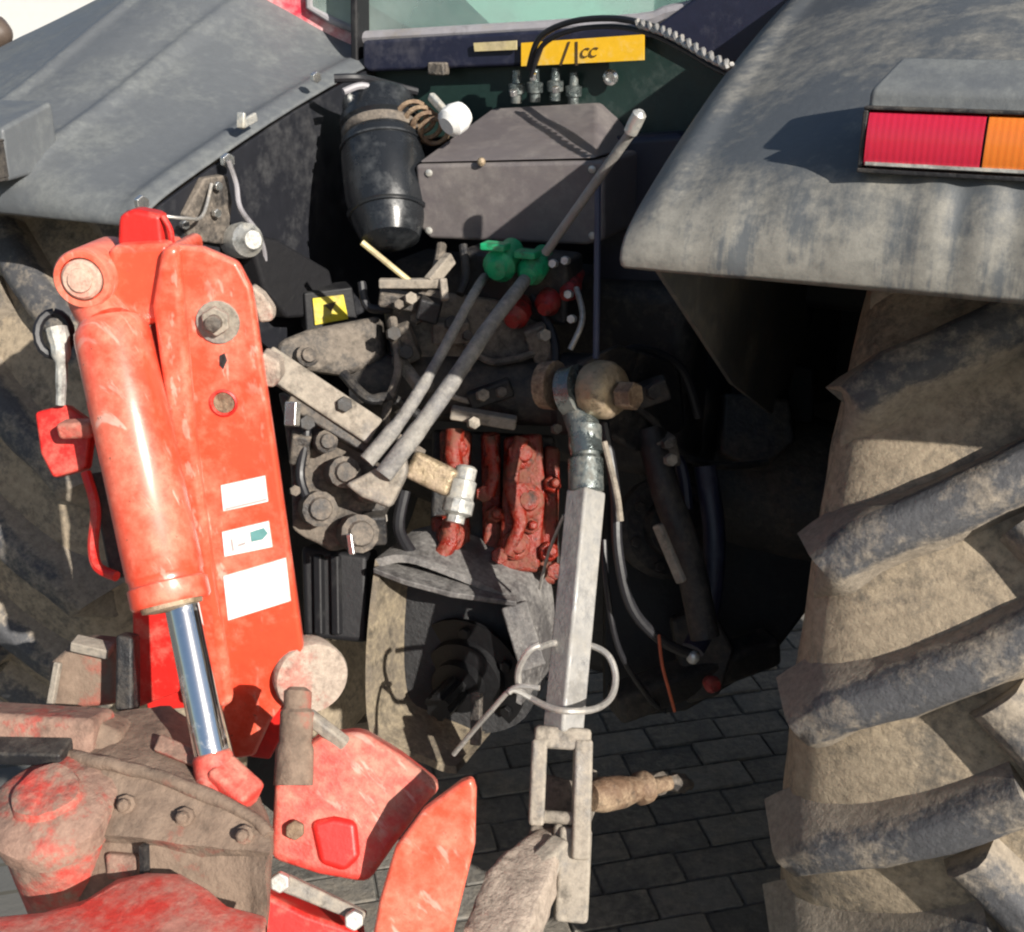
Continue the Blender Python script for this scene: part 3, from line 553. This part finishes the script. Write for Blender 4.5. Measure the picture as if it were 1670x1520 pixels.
# ---- red castings in the middle with brass fitting
m = MB(); m.prism([W(705, 700, 1.60), W(905, 710, 1.60), W(915, 960, 1.60), W(700, 930, 1.60)], FW * .05); m.build('hitch_plate', 'cast_black', T, bevel=.006)
for pts, dd in (([(716, 700), (768, 702), (766, 768), (718, 764)], 1.56), ([(702, 842), (764, 840), (768, 905), (706, 908)], 1.565), ([(784, 704), (816, 704), (820, 930), (788, 928)], 1.575), ([(822, 712), (884, 706), (890, 800), (880, 935), (812, 930), (820, 800)], 1.55), ([(888, 725), (914, 730), (908, 955), (870, 950), (886, 840)], 1.575)):
    m = MB(); m.prism([W(x, y, dd) for x, y in pts], FW * .05); m.build('red_casting', 'paint_red_cast', T, bevel=.007, seg=3)
for x, y, r in ((848, 742, .020), (856, 818, .024), (838, 890, .020), (742, 730, .017), (735, 876, .019), (802, 752, .011), (804, 840, .012), (898, 790, .012), (892, 900, .014), (862, 858, .012)):
    MB().lathe(W(x, y, 1.555), -FW + RT * .25 + UP * .1, [(-.01, r), (.012, r), (.015, r * .82), (.016, r * .6), (.026, r * .55), (.028, r * .35)], 18 if r > .015 else 6).build('valve_boss', 'paint_red_cast', T, bevel=.001, smooth=30)
for pts, r in (([(850, 712), (838, 760), (836, 800), (848, 850), (828, 905)], .010), ([(742, 700), (740, 740), (744, 770)], .012), ([(736, 845), (732, 885), (722, 905)], .012), ([(800, 710), (806, 760), (800, 810)], .008)):
    m = MB(); m.tube([W(x, y, 1.535) for x, y in pts], r, 10, 5); m.build('pipe', 'paint_red_cast', T, lump=.003, lscale=40, smooth=60)
for x, y in ((842, 738), (850, 800), (815, 905), (790, 805), (905, 930)): MB().hexn(W(x, y, 1.545), -FW, .012, .016).build('bolt', 'paint_red_cast', T, bevel=.002)
m = MB(); m.bar(W(668, 755, 1.50), W(740, 790, 1.50), .038, .03, ref=UP); ft = m.build('pipe_fitting', 'brass_dusty', T, bevel=.008, seg=3)
m = MB(); m.lathe(W(762, 760, 1.5), W(742, 850, 1.49) - W(762, 760, 1.5), [(0, .010), (.003, .014), (.018, .014), (.02, .017), (.042, .017), (.046, .020), (.062, .020), (.066, .012), (.075, .012)], 12); m.build('fitting_nut', 'zinc', ft, smooth=30)
m = MB(); m.tube([W(920, 840, 1.36), W(895, 900, 1.4), W(880, 960, 1.45)], .002, 6, 5); m.build('thin_wire', 'wire', T)
# ---- PTO shield and shaft
cxp, cyp = 735, 1075
def shp(pts, d): return [W(x, y, d) for x, y in pts]
out_ = [(612, 912), (660, 905), (735, 930), (800, 958), (842, 985), (855, 1060), (850, 1150), (815, 1235), (745, 1262), (690, 1245), (640, 1225), (602, 1190), (597, 1060)]
def ps_c(ps): return sum(ps, V()) / len(ps)
rear = shp(out_, 1.50); rear = spline(rear + [rear[0]], 4)[:-1]; front = [p + V((0, .10, 0)) for p in rear]
inn = lambda ps, k: [ps_c(ps) + (p - ps_c(ps)) * k for p in ps]
ri, fi = inn(rear, .93), inn(front, .93)
n = len(rear)
vs = rear + front + fi + ri
def shell(idx):
    fs = []
    for i in idx:
        j = (i + 1) % n
        fs += [(i, j, n + j, n + i), (n + i, n + j, 2 * n + j, 2 * n + i), (2 * n + i, 2 * n + j, 3 * n + j, 3 * n + i), (3 * n + i, 3 * n + j, j, i)]
    q = MB(); q.add(vs, fs); return q
MB().prism([p + V((0, .085, 0)) for p in inn(rear, .95)], (0, .02, 0)).build('shade_plate', 'shade_black', T)  # added black plate closing the opening, stands in for the shade inside
sh = shell(range(0, 24)).build('pto_shield', 'shield', T, smooth=25)          # top and right, open on the lower right
shell(range(32, n)).build('shield_skirt', 'shield_tan_lit', sh, smooth=25)
m = MB(); m.prism([W(608, 935, 1.49), W(668, 900, 1.60), W(720, 895, 1.62), W(845, 950, 1.60), W(842, 990, 1.49), W(735, 975, 1.485), W(660, 955, 1.485)], (0, 0, .008)); m.build('shield_top', 'shield', sh, bevel=.002)
m = MB(); m.bar(W(838, 985, 1.5), W(870, 1090, 1.5), .035, .012, ref=RT); m.build('shield_side', 'shield', sh, bevel=.003)
po = W(765, 1100, 1.58); pe = po + V((0, -.10, 0))
m = MB(); m.lathe(po, pe - po, [(0, .085), (.006, .085), (.008, .058), (.02, .056), (.024, .036), (.04, .036)], 30); m.build('bearing_flange', 'shade_black', T, smooth=30)
sp = MB(); x_, y_, z_ = frame(pe - po); rg = []
for t in (.03, .09): rg.append([po + z_ * t + (x_ * math.cos(2 * math.pi * k / 48) + y_ * math.sin(2 * math.pi * k / 48)) * (.019 if k % 8 < 4 else .0155) for k in range(48)])
sp.rings(rg); sp.build('pto_shaft', 'shade_black', T, smooth=20)
m = MB(); m.bar(W(778, 1130, 1.50), W(776, 1215, 1.50), .014, .010); m.build('guard_tab', 'cast', T, bevel=.002)
for k_ in range(6):
    an = k_ * math.pi / 3; p = po + z_ * .008 + (x_ * math.cos(an) + y_ * math.sin(an)) * .07; MB().hexn(p, z_, .008, .008).build('flange_bolt', 'shade_black', T, bevel=.001)

# ---- added black sheet that makes the gap right of the lift rod dark, small routed pipes and brackets in the shade
m = MB(); m.prism([W(x, y, 1.86) for x, y in ((985, 560), (1120, 540), (1330, 600), (1330, 980), (1262, 1070), (1190, 1120), (1120, 1160), (1040, 1170), (985, 1150))], FW * .03); m.build('dark_sheet', 'black_matt', T, bevel=.01, sub=1)
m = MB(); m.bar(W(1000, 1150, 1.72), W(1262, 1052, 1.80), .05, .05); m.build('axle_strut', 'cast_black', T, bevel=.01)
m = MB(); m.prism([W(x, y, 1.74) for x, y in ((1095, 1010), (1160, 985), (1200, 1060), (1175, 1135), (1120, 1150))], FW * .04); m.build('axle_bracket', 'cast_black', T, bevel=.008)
m = MB(); m.lathe(W(1090, 860, 1.74), -FW + RT * .3, [(-.03, .075), (0, .078), (.008, .07), (.010, .045), (.03, .042), (.034, .02)], 26); m.build('brake_housing', 'cast_black', T, smooth=35)
for k_ in range(7):
    an = k_ * math.pi / 3.5; x, y, z = frame(-FW + RT * .3); MB().hexn(W(1090, 860, 1.74) + z * .006 + (x * math.cos(an) + y * math.sin(an)) * .060, z, .008, .010).build('bolt', 'cast_black', T, bevel=.001)
m = MB(); m.prism([W(x, y, 1.76) for x, y in ((1180, 640), (1290, 650), (1300, 720), (1240, 770), (1175, 740))], FW * .05); m.build('axle_bracket', 'cast_black', T, bevel=.008)
PIPES = [([(870, 480, 1.55), (905, 560, 1.53), (900, 640, 1.52)], .006, 'cable_black'), ([(640, 520, 1.53), (650, 600, 1.5), (630, 690, 1.5), (690, 740, 1.52)], .006, 'cast'), ([(560, 610, 1.5), (600, 650, 1.48), (640, 650, 1.5), (700, 690, 1.53)], .007, 'cast_black'),
  ([(760, 560, 1.54), (800, 590, 1.53), (860, 580, 1.53), (900, 560, 1.55)], .005, 'cast'), ([(720, 640, 1.53), (770, 655, 1.53), (840, 650, 1.54)], .004, 'dusty_steel'), ([(480, 640, 1.44), (500, 700, 1.44), (490, 780, 1.44), (520, 850, 1.43)], .006, 'cable_black'),
  ([(660, 800, 1.5), (650, 860, 1.5), (670, 900, 1.52)], .008, 'cable_black'), ([(1000, 580, 1.55), (1050, 570, 1.58), (1110, 600, 1.62), (1140, 680, 1.65)], .007, 'cable_black'), ([(1080, 720, 1.6), (1110, 760, 1.6), (1120, 830, 1.6)], .009, 'navy_black'),
  ([(1000, 640, 1.52), (1060, 680, 1.56), (1110, 740, 1.6), (1180, 760, 1.66), (1250, 755, 1.72)], .006, 'cast_black'), ([(940, 470, 1.52), (950, 520, 1.5), (930, 570, 1.5)], .004, 'wire'), ([(590, 460, 1.55), (600, 500, 1.55), (640, 505, 1.55)], .006, 'cable_black'),
  ([(985, 880, 1.5), (990, 960, 1.5), (1010, 1060, 1.52), (1060, 1140, 1.6), (1085, 1160, 1.9)], .004, 'cable_black'), ([(720, 400, 1.56), (712, 440, 1.54), (690, 470, 1.52)], .007, 'cast'), ([(755, 400, 1.56), (760, 450, 1.55), (750, 480, 1.54)], .006, 'cast_black')]
for pts, r, mt in PIPES: m = MB(); m.tube([W(*p) for p in pts], r, 10, 6); m.build('pipe', mt, T)
for x, y, dd, a_, b_2, mt in ((660, 560, 1.53, .03, .05, 'cast'), (735, 540, 1.54, .05, .03, 'cast'), (800, 640, 1.53, .06, .025, 'cast_black'), (880, 560, 1.54, .03, .05, 'cast'), (1060, 640, 1.55, .05, .03, 'cast_black'), (1085, 735, 1.58, .03, .045, 'cast'), (655, 490, 1.53, .06, .02, 'cast'), (700, 505, 1.52, .03, .03, 'cast_black'), (490, 730, 1.45, .025, .04, 'cast'), (610, 860, 1.46, .03, .04, 'cast_black')):
    m = MB(); m.box(W(x, y, dd), a_, .03, b_2, Matrix.Rotation(R(25 + (x * 7) % 20), 3, 'Z') @ Matrix.Rotation(R((y * 3) % 40 - 20), 3, 'Y')); m.build('bracket', mt, T, bevel=.004)
for i, (x, y) in enumerate(((648, 498), (668, 488), (735, 528), (760, 548), (885, 548), (660, 575), (815, 640), (785, 645), (1062, 640), (1085, 725), (1090, 750), (640, 545), (905, 700), (770, 690), (500, 690), (480, 800), (620, 845), (560, 660))):
    MB().hexn(W(x, y, 1.505 if x > 600 else 1.42), -FW + RT * .3, .007 + (i % 3) * .0015, .012).build('bolt', ('cast', 'dusty_steel', 'cast_black')[i % 3], T, bevel=.001)
# screws and seam of the valve box
for x, y in ((700, 282), (966, 276), (700, 376), (966, 384)):
    p = WP(x, y, q0_box, n_box); MB().lathe(p, n_box, [(-.002, .005), (.002, .005), (.003, .003)], 10).build('screw', 'zinc', bx)

# ================================================================== HYDRAULIC HOSES running from the couplers (things of their own)
m = MB(); m.tube([W(790, 452, 1.56), W(776, 474, 1.47), W(745, 530, 1.44), W(700, 612, 1.42), W(650, 690, 1.40), W(598, 752, 1.39)], [.006, .0062, .0066, .008, .010], 12, 6)
o = m.build('hydraulic_hose', 'hose'); tag(o, 'dusty grey hydraulic hose, upper of the two slanting below the green caps', 'hose', 'slanting hydraulic hoses')
m = MB(); m.tube([W(862, 448, 1.56), W(846, 470, 1.46), W(800, 530, 1.43), W(745, 612, 1.41), W(690, 690, 1.39), W(625, 775, 1.38)], [.0085, .009, .0098, .0105, .0115], 12, 6)
o = m.build('hydraulic_hose', 'hose'); tag(o, 'thicker dusty grey hydraulic hose, lower of the two slanting below the green caps', 'hose', 'slanting hydraulic hoses')
m = MB(); m.prism([W(560, 790, 1.385), W(660, 740, 1.385), W(665, 770, 1.385), W(636, 830, 1.385), W(590, 812, 1.385)], FW * .03); m.build('hose_clamp', 'dusty_steel', T, bevel=.006)
# cable looped over the window edge
m = MB(); pts = [WY(862, 112, 1.57), WY(880, 62, 1.55), WY(930, 36, 1.53), WY(1000, 30, 1.50), WY(1060, 42, 1.46), WY(1110, 66, 1.42), WY(1160, 95, 1.37), WY(1200, 112, 1.34)]
m.tube(pts, .0042, 8, 8); m.tube([p + V((.004, 0, -.010)) for p in pts], .0035, 8, 8); cb = m.build('electric_cable', 'cable_black'); tag(cb, 'black twin cable arching over the yellow sticker', 'cable')
m = MB(); sp_ = spline([WY(1040, 38, 1.455), WY(1075, 48, 1.43), WY(1110, 64, 1.40), WY(1150, 88, 1.36), WY(1190, 108, 1.33)], 12)
for ph in (0, math.pi):
    pts = []
    for i, p in enumerate(sp_):
        d = (sp_[min(i + 1, len(sp_) - 1)] - sp_[max(i - 1, 0)]).normalized(); x, y, _ = frame(d); an = i * .9 + ph
        pts.append(p + (x * math.cos(an) + y * math.sin(an)) * .0035)
    m.tube(pts, .003, 6)
m.build('braided_sleeve', 'wire', cb)
# wire retaining ring on the lift rod
m = MB(); pts = [(880, 1052, 1.24), (862, 1062, 1.24), (846, 1092, 1.25), (848, 1122, 1.26), (868, 1140, 1.25), (900, 1155, 1.23), (930, 1160, 1.22), (970, 1156, 1.24), (996, 1138, 1.27), (1004, 1105, 1.29), (994, 1072, 1.30), (970, 1055, 1.31), (930, 1048, 1.32), (900, 1049, 1.30), (880, 1055, 1.26)]
m.tube([W(*p) for p in pts], .0038, 8, 6)
rg_ = m.build('wire_ring', 'wire'); tag(rg_, 'bent wire retaining ring looped round the upright lift rod', 'wire ring')
m = MB(); m.tube([W(880, 1122, 1.24), W(838, 1122, 1.25), W(800, 1160, 1.27), W(765, 1200, 1.30), W(740, 1230, 1.32)], .003, 8, 6); m.tube([W(868, 1140, 1.25), W(840, 1126, 1.25), W(830, 1130, 1.25)], .003, 8, 4); m.build('wire_tail', 'wire', rg_)

# ================================================================== RED MOWER (mounted implement)
mo = empty('mounted_mower', tuple(W(430, 1350, 1.2) * 1) ); tag(mo, 'red mounted mower with upright tower and lift cylinder, mud caked base', 'mower')
mo.location.z = 0; PLOC[mo.name] = V(mo.location)
NP = V((.42, -.90, .05)).normalized(); O = W(380, 700, 1.20)
# tower
face = [(272, 398), (330, 404), (386, 428), (408, 470), (414, 500), (428, 600), (452, 760), (476, 930), (494, 1060), (478, 1130), (440, 1180), (415, 1235), (380, 1240), (352, 1130), (312, 930), (268, 640), (262, 480)]
m = MB(); m.prism(polyP(face, O, NP), -NP * .016); tw = m.build('tower_plate', 'red', mo, bevel=.005, seg=3)
flg = [(262, 402), (290, 400), (300, 520), (318, 720), (350, 960), (380, 1150), (352, 1160), (316, 985), (282, 760), (262, 620), (246, 500)]
m = MB(); m.prism(polyP(flg, O + NP * .012, NP), -NP * .10); m.build('tower_flange', 'red', mo, bevel=.010, seg=4)
m = MB(); rear_pl = [(250, 430), (400, 480), (440, 760), (478, 1050), (400, 1150), (240, 1160), (215, 1000)]; m.prism(polyP(rear_pl, O - NP * .10, NP), -NP * .012); m.build('back_plate', 'red_deep', mo, bevel=.003)
# mid red plates seen below the barrel
m = MB(); m.prism(polyP([(215, 985), (290, 1000), (292, 1130), (218, 1158)], O - NP * .03, NP), -NP * .012); m.build('side_plate', 'red_deep', mo, bevel=.003)
m = MB(); m.prism(polyP([(392, 1130), (455, 1090), (470, 1180), (440, 1240), (405, 1235)], O - NP * .02, NP), -NP * .014); m.build('gusset', 'red_deep', mo, bevel=.003)
m = MB(); m.prism(polyP([(405, 1190), (452, 1210), (450, 1330), (400, 1290)], O - NP * .05, NP), -NP * .02); m.build('gusset', 'cast_black', mo, bevel=.003)
# holes and bolt
def disc(px, py, r, h, mt, nm, off=.0, par=None, seg=20, prof=None):
    p = WP(px, py, O + NP * off, NP); return MB().lathe(p, NP, prof or [(-.004, r), (h, r)], seg).build(nm, mt, par or mo, bevel=.001 if not prof else 0, smooth=40)
bl = disc(356, 525, .022, .003, 'dusty_steel', 'washer', .0)
p = WP(354, 522, O + NP * .003, NP); MB().hexn(p, NP, .015, .010).build('nut', 'dusty_steel', bl, bevel=.002); MB().lathe(p, NP, [(.01, .008), (.018, .008), (.019, .006)], 12).build('stud', 'cast', bl)
disc(365, 657, .014, .0012, 'red_deep', 'hole_rim', 0, prof=[(-.002, .0145), (.002, .0145), (.003, .0125), (.0005, .011)]); disc(365, 657, .011, .001, 'rusty', 'hole', .0002)
m = MB(); m.prism(polyP([(358, 580), (366, 576), (370, 588), (364, 602), (358, 596)], O + NP * .0012, NP), -NP * .002); m.build('slot', 'cast_black', mo)
# labels
for nm, pts in (('label', [(360, 792), (432, 776), (437, 818), (364, 834)]), ('label', [(362, 868), (438, 850), (444, 892), (366, 908)]), ('label', [(364, 940), (466, 910), (474, 980), (372, 1012)])):
    m = MB(); m.prism(polyP(pts, O + NP * .0016, NP), -NP * .0022); lb = m.build(nm, 'white_label', tw)
    if pts[0][1] == 868:
        m = MB(); m.prism(polyP([(408, 868), (430, 861), (437, 870), (428, 880), (410, 884)], O + NP * .0022, NP), -NP * .001); m.build('print', 'ink_teal', tw)
        m = MB(); m.prism(polyP([(376, 880), (379, 879), (382, 898), (379, 899)], O + NP * .0022, NP), -NP * .001); m.prism(polyP([(388, 888), (400, 884), (400, 888), (388, 892)], O + NP * .0022, NP), -NP * .001); m.build('print', 'ink_grey', tw)
    if pts[0][1] == 792:
        m = MB(); m.prism(polyP([(368, 829), (434, 813), (435, 816), (368, 832)], O + NP * .0022, NP), -NP * .001); m.build('print', 'ink_grey', tw)
# right edge guide (pale chain / roller plate)
m = MB(); m.prism(polyP([(408, 465), (428, 480), (446, 505), (444, 525), (422, 528), (414, 505)], O - NP * .02, NP), -NP * .02); m.build('stop_plate', 'mud_pale', mo, bevel=.004)
m = MB(); m.prism(polyP([(425, 575), (455, 590), (458, 620), (445, 634), (428, 630)], O - NP * .01, NP), -NP * .03); m.build('stop_plate', 'mud_pale', mo, bevel=.004)
# top clevis, tab, boss
m = MB(); m.prism(polyP([(175, 402), (275, 396), (280, 520), (235, 535), (170, 525)], O - NP * .005, NP), -NP * .06); m.build('clevis', 'red', mo, bevel=.008, seg=3)
m = MB(); m.prism(polyP([(192, 352), (215, 340), (262, 350), (268, 405), (190, 405)], O - NP * .03, NP), -NP * .03); m.build('top_tab', 'red_deep', mo, bevel=.006)
m = MB(); m.tube([WP(265, 352, O - NP * .03, NP), WP(278, 375, O - NP * .03, NP), WP(280, 400, O - NP * .03, NP)], .003, 8, 4); m.build('spring_clip', 'red_deep', mo)
b0 = WP(135, 455, O + NP * .012, NP); kk = 1.2 / 1900
m = MB(); m.lathe(b0, NP, [(-.09, 46 * kk), (0, 46 * kk), (.003, 43 * kk), (.003, 34 * kk), (-.004, 33 * kk)], 32); bo = m.build('pivot_boss', 'red', mo, smooth=35)
m = MB(); m.lathe(b0, NP, [(-.006, 31 * kk), (.004, 31 * kk), (.007, 27 * kk), (.007, 19 * kk), (.010, 18 * kk), (.011, 5 * kk)], 28); m.build('pivot_pin', 'pin_dusty', bo, smooth=30)
# barrel, rod
ba, bb = W(178, 520, 1.165), W(280, 985, 1.135); axb = bb - ba; Lb = axb.length; rb = 62 * 1.15 / 1900
m = MB(); m.lathe(ba, axb, [(0, rb * .45), (.003, rb * .8), (.012, rb * .97), (.02, rb), (Lb - .03, rb), (Lb - .028, rb * .96), (Lb - .022, rb * .96), (Lb - .02, rb * 1.03), (Lb - .003, rb * 1.03), (Lb, rb * .97)], 40); br = m.build('cylinder_barrel', 'red', mo, smooth=40)
m = MB(); m.lathe(bb, axb, [(-.002, rb * .8), (.004, rb * .78), (.006, rb * .5)], 32); m.build('cylinder_gland', 'brass_dusty', br, smooth=30)
ra, rb_ = W(296, 985, 1.137), W(352, 1262, 1.115)
m = MB(); m.lathe(ra - (rb_ - ra) * .1, rb_ - ra, [(0, .0165), ((rb_ - ra).length * 1.1, .0165)], 32); m.build('piston_rod', 'chrome', mo, smooth=40)
m = MB(); m.lathe(rb_, rb_ - ra, [(-.022, .019), (0, .020), (.012, .022), (.05, .024)], 20); m.bar(W(352, 1255, 1.112), W(410, 1308, 1.10), .030, .034); m.build('rod_end', 'red_muddy', mo, bevel=.006, smooth=40)
# neck between boss and barrel
m = MB(); m.tube([W(150, 478, 1.18), W(176, 530, 1.165)], .026, 16); m.build('barrel_eye', 'red', mo)
# left hose fitting and bracket
m = MB(); c = W(88, 545, 1.2); x, y, z = frame(-FW + RT * .3, UP)
m.tube([c + x * .022 * math.cos(t) + y * .016 * math.sin(t) for t in [i * math.pi / 8 for i in range(17)]], .005, 8); m.build('hose_loop', 'cable_black', mo)
m = MB(); m.tube([W(92, 535, 1.19), W(100, 580, 1.19), W(99, 660, 1.20)], [.011, .010, .006, .005], 10, 6); m.build('hose_fitting', 'zinc', mo)
m = MB(); m.prism([W(55, 672, 1.21), W(105, 658, 1.21), W(150, 690, 1.21), W(140, 765, 1.21), W(85, 780, 1.21), W(65, 740, 1.21)], FW * .02); m.build('bracket', 'red_deep', mo, bevel=.004)
m = MB(); m.bar(W(100, 700, 1.19), W(155, 698, 1.18), .018, .02); m.build('bracket_bolt', 'red_muddy', mo, bevel=.005)
m = MB(); m.tube([W(140, 770, 1.21), W(156, 830, 1.205), W(152, 890, 1.205), W(160, 925, 1.20), W(190, 940, 1.19)], .0055, 8, 5); m.build('bracket_strap', 'red_deep', mo)
m = MB(); m.bar(W(170, 770, 1.24), W(205, 940, 1.22), .012, .03); m.build('stay', 'cast_black', mo, bevel=.003)
# disc and pins on the right of the tower foot
dn = V((.75, -.62, .15)).normalized(); dc = W(508, 1105, 1.30)
m = MB(); m.lathe(dc, dn, [(-.03, .040), (.0, .042), (.004, .040), (.005, .02)], 36); m.build('roller_disc', 'mud_pale', mo, smooth=40)
m = MB(); m.lathe(W(486, 1128, 1.17), W(478, 1275, 1.15) - W(486, 1128, 1.17), [(-.004, .008), (0, .014), (.016, .014), (.02, .017), (.05, .016), (.056, .019), (.09, .019)], 14); m.build('hitch_pin', 'mud', mo, lump=.0015, lscale=60)
m = MB(); m.bar(W(500, 1165, 1.17), W(565, 1215, 1.17), .014, .012); m.build('pin_handle', 'dusty_steel', mo, bevel=.003)
# lower frame plates
NL_ = V((.45, -.75, .48)).normalized(); OL = W(560, 1320, 1.16)
m = MB(); m.prism(polyP([(448, 1268), (478, 1232), (520, 1200), (590, 1192), (655, 1232), (722, 1284), (690, 1318), (640, 1385), (600, 1442), (520, 1428), (440, 1402)], OL, NL_), -NL_ * .05); m.build('cross_beam', 'red_muddy', mo, bevel=.010, seg=3, sub=1)
m = MB(); m.prism(polyP([(505, 1340), (545, 1332), (582, 1340), (588, 1400), (562, 1424), (520, 1410)], OL + NL_ * .006, NL_), -NL_ * .014); m.build('beam_pad', 'red_deep', mo, bevel=.010, seg=4)
NT = V((.35, -.88, .30)).normalized(); OT = W(700, 1400, 1.10)
m = MB(); m.prism(polyP([(752, 1276), (770, 1270), (776, 1290), (774, 1380), (730, 1560), (600, 1570), (618, 1470), (644, 1384), (690, 1322)], OT, NT), -NT * .016); m.build('blade_guard', 'red', mo, bevel=.005, seg=3)
m = MB(); m.prism(polyP([(440, 1432), (470, 1428), (600, 1490), (590, 1508), (440, 1448)], OL + NL_ * .02, NL_), -NL_ * .012); fb = m.build('flat_bar', 'dusty_steel', mo, bevel=.003)
for x, y in ((458, 1436), (578, 1497)): MB().hexn(WP(x, y, OL + NL_ * .022, NL_), NL_, .010, .012).build('bolt', 'zinc', fb, bevel=.002)
MB().hexn(WP(482, 1352, OL + NL_ * .002, NL_), NL_, .010, .010).build('bolt', 'rusty', mo, bevel=.002)
m = MB(); m.prism(polyP([(425, 1452), (500, 1490), (590, 1520), (600, 1600), (420, 1600)], OL + NL_ * .01, NL_), -NL_ * .05); m.build('skid_plate', 'red_deep', mo, bevel=.006)
# mud caked casing, lower left
def lumpbody(nm, rings, mt, lump, ls=14, sub=2): m = MB(); m.rings(rings); return m.build(nm, mt, mo, bevel=0, smooth=60, lump=lump, lscale=ls, sub=sub)
top = [W(130, 1180, 1.22), W(200, 1160, 1.22), W(280, 1150, 1.22), W(340, 1200, 1.2), W(425, 1300, 1.16), W(446, 1350, 1.13)]
mid = [W(110, 1232, 1.13), W(170, 1243, 1.11), W(250, 1262, 1.10), W(330, 1292, 1.09), W(410, 1330, 1.08), W(440, 1362, 1.07)]
mid2 = [W(120, 1350, 1.08), W(180, 1362, 1.065), W(250, 1370, 1.06), W(330, 1382, 1.06), W(405, 1386, 1.055), W(440, 1392, 1.05)]
mid3 = [W(120, 1360, 1.09), W(180, 1374, 1.078), W(250, 1384, 1.075), W(330, 1396, 1.075), W(405, 1398, 1.068), W(436, 1402, 1.058)]
bot = [W(130, 1480, 1.08), W(180, 1490, 1.07), W(250, 1490, 1.07), W(330, 1500, 1.07), W(400, 1510, 1.06), W(436, 1520, 1.05)]
bk_ = [W(130, 1400, 1.3), W(180, 1400, 1.3), W(250, 1400, 1.3), W(330, 1400, 1.28), W(400, 1410, 1.25), W(440, 1430, 1.22)]
m = MB(); m.rings([[top[i], mid[i], mid2[i], mid3[i], bot[i], bk_[i]] for i in range(6)])
m.build('gearbox_casing', 'mud', mo, smooth=38, lump=.0035, lscale=26, sub=4)
m = MB(); m.tube([p + V((0, -.002, .001)) for p in mid], .0065, 10, 5); m.build('casing_rim', 'mud', mo, lump=.002, lscale=50, smooth=60)
for x, y, r in ((205, 1312, .0055), (300, 1333, .0055), (398, 1362, .0055)):
    m = MB(); m.lathe(W(x, y, 1.078 - (x - 205) * .00009), V((.35, -.75, .55)), [(-.006, r * 1.7), (.0, r * 1.6), (.002, r * 1.1), (.009, r), (.011, r * .6)], 8); m.build('casing_bolt', 'mud', mo, lump=.0008, lscale=80)
m = MB(); m.prism([W(260, 1195, 1.145), W(330, 1225, 1.135), W(318, 1250, 1.12), W(248, 1222, 1.13)], V((-.004, .008, -.012))); m.build('casing_plate', 'cap_mud', mo, bevel=.003)
m = MB(); m.prism([W(170, 1392, 1.070), W(225, 1398, 1.066), W(225, 1440, 1.066), W(172, 1436, 1.070)], FW * .02); m.build('casing_pad', 'cap_mud', mo, bevel=.004)
m = MB(); m.bar(W(235, 1378, 1.058), W(238, 1470, 1.062), .005, .008); m.build('casing_seam', 'cast_black', mo)
m = MB(); m.bar(W(-60, 1186, 1.17), W(170, 1200, 1.16), .045, .06, ref=UP); m.build('cross_arm', 'cap_mud', mo, bevel=.008, seg=3)
m = MB(); m.prism([W(135, 1165, 1.15), W(196, 1195, 1.15), W(190, 1235, 1.14), W(128, 1238, 1.13)], FW * .05); m.build('arm_flange', 'mud', mo, bevel=.006)
m = MB(); m.bar(W(-60, 1222, 1.13), W(110, 1226, 1.12), .014, .03); m.build('lower_rail', 'cast_black', mo, bevel=.003)
c = W(75, 1288, 1.07); up_ = V((.05, -.18, 1)).normalized()
m = MB(); m.lathe(c, up_, [(-.22, .050), (-.10, .051), (-.045, .051), (-.042, .058), (-.020, .059), (-.016, .055), (-.013, .050), (-.008, .032), (-.001, .030), (.001, .022), (.001, .004)], 48); m.build('gearbox_cap', 'cap_mud', mo, lump=.0035, lscale=30, smooth=45)
gp = [(-60, 1512), (60, 1500), (130, 1478), (180, 1445), (230, 1434), (285, 1436), (330, 1462), (362, 1490), (430, 1508), (436, 1620), (-60, 1640)]
m = MB(); m.prism([W(x, y, 1.03 - (y - 1434) * .0006) for x, y in gp], FW * .02); m.build('curved_guard', 'red_worn', mo, bevel=.006, seg=3)
m = MB(); m.prism([W(188, 1035, 1.24), W(216, 1040, 1.24), W(216, 1165, 1.24), W(186, 1160, 1.24)], FW * .03); m.build('dark_plate', 'cast_black', mo, bevel=.004)  # plain dark upright plate left of the tower foot
# tan cover behind, left of the tower
m = MB(); m.prism([W(75, 1085, 1.30), W(120, 1045, 1.30), W(188, 1052, 1.30), W(190, 1150, 1.30), W(80, 1160, 1.30)], FW * .06); m.build('side_cover', 'mud', mo, bevel=.008, seg=3)
m = MB(); m.bar(W(120, 1048, 1.29), W(182, 1062, 1.29), .012, .02); m.bar(W(95, 1080, 1.29), W(80, 1165, 1.28), .008, .008); m.build('cover_edge', 'dusty_steel', mo, bevel=.002)
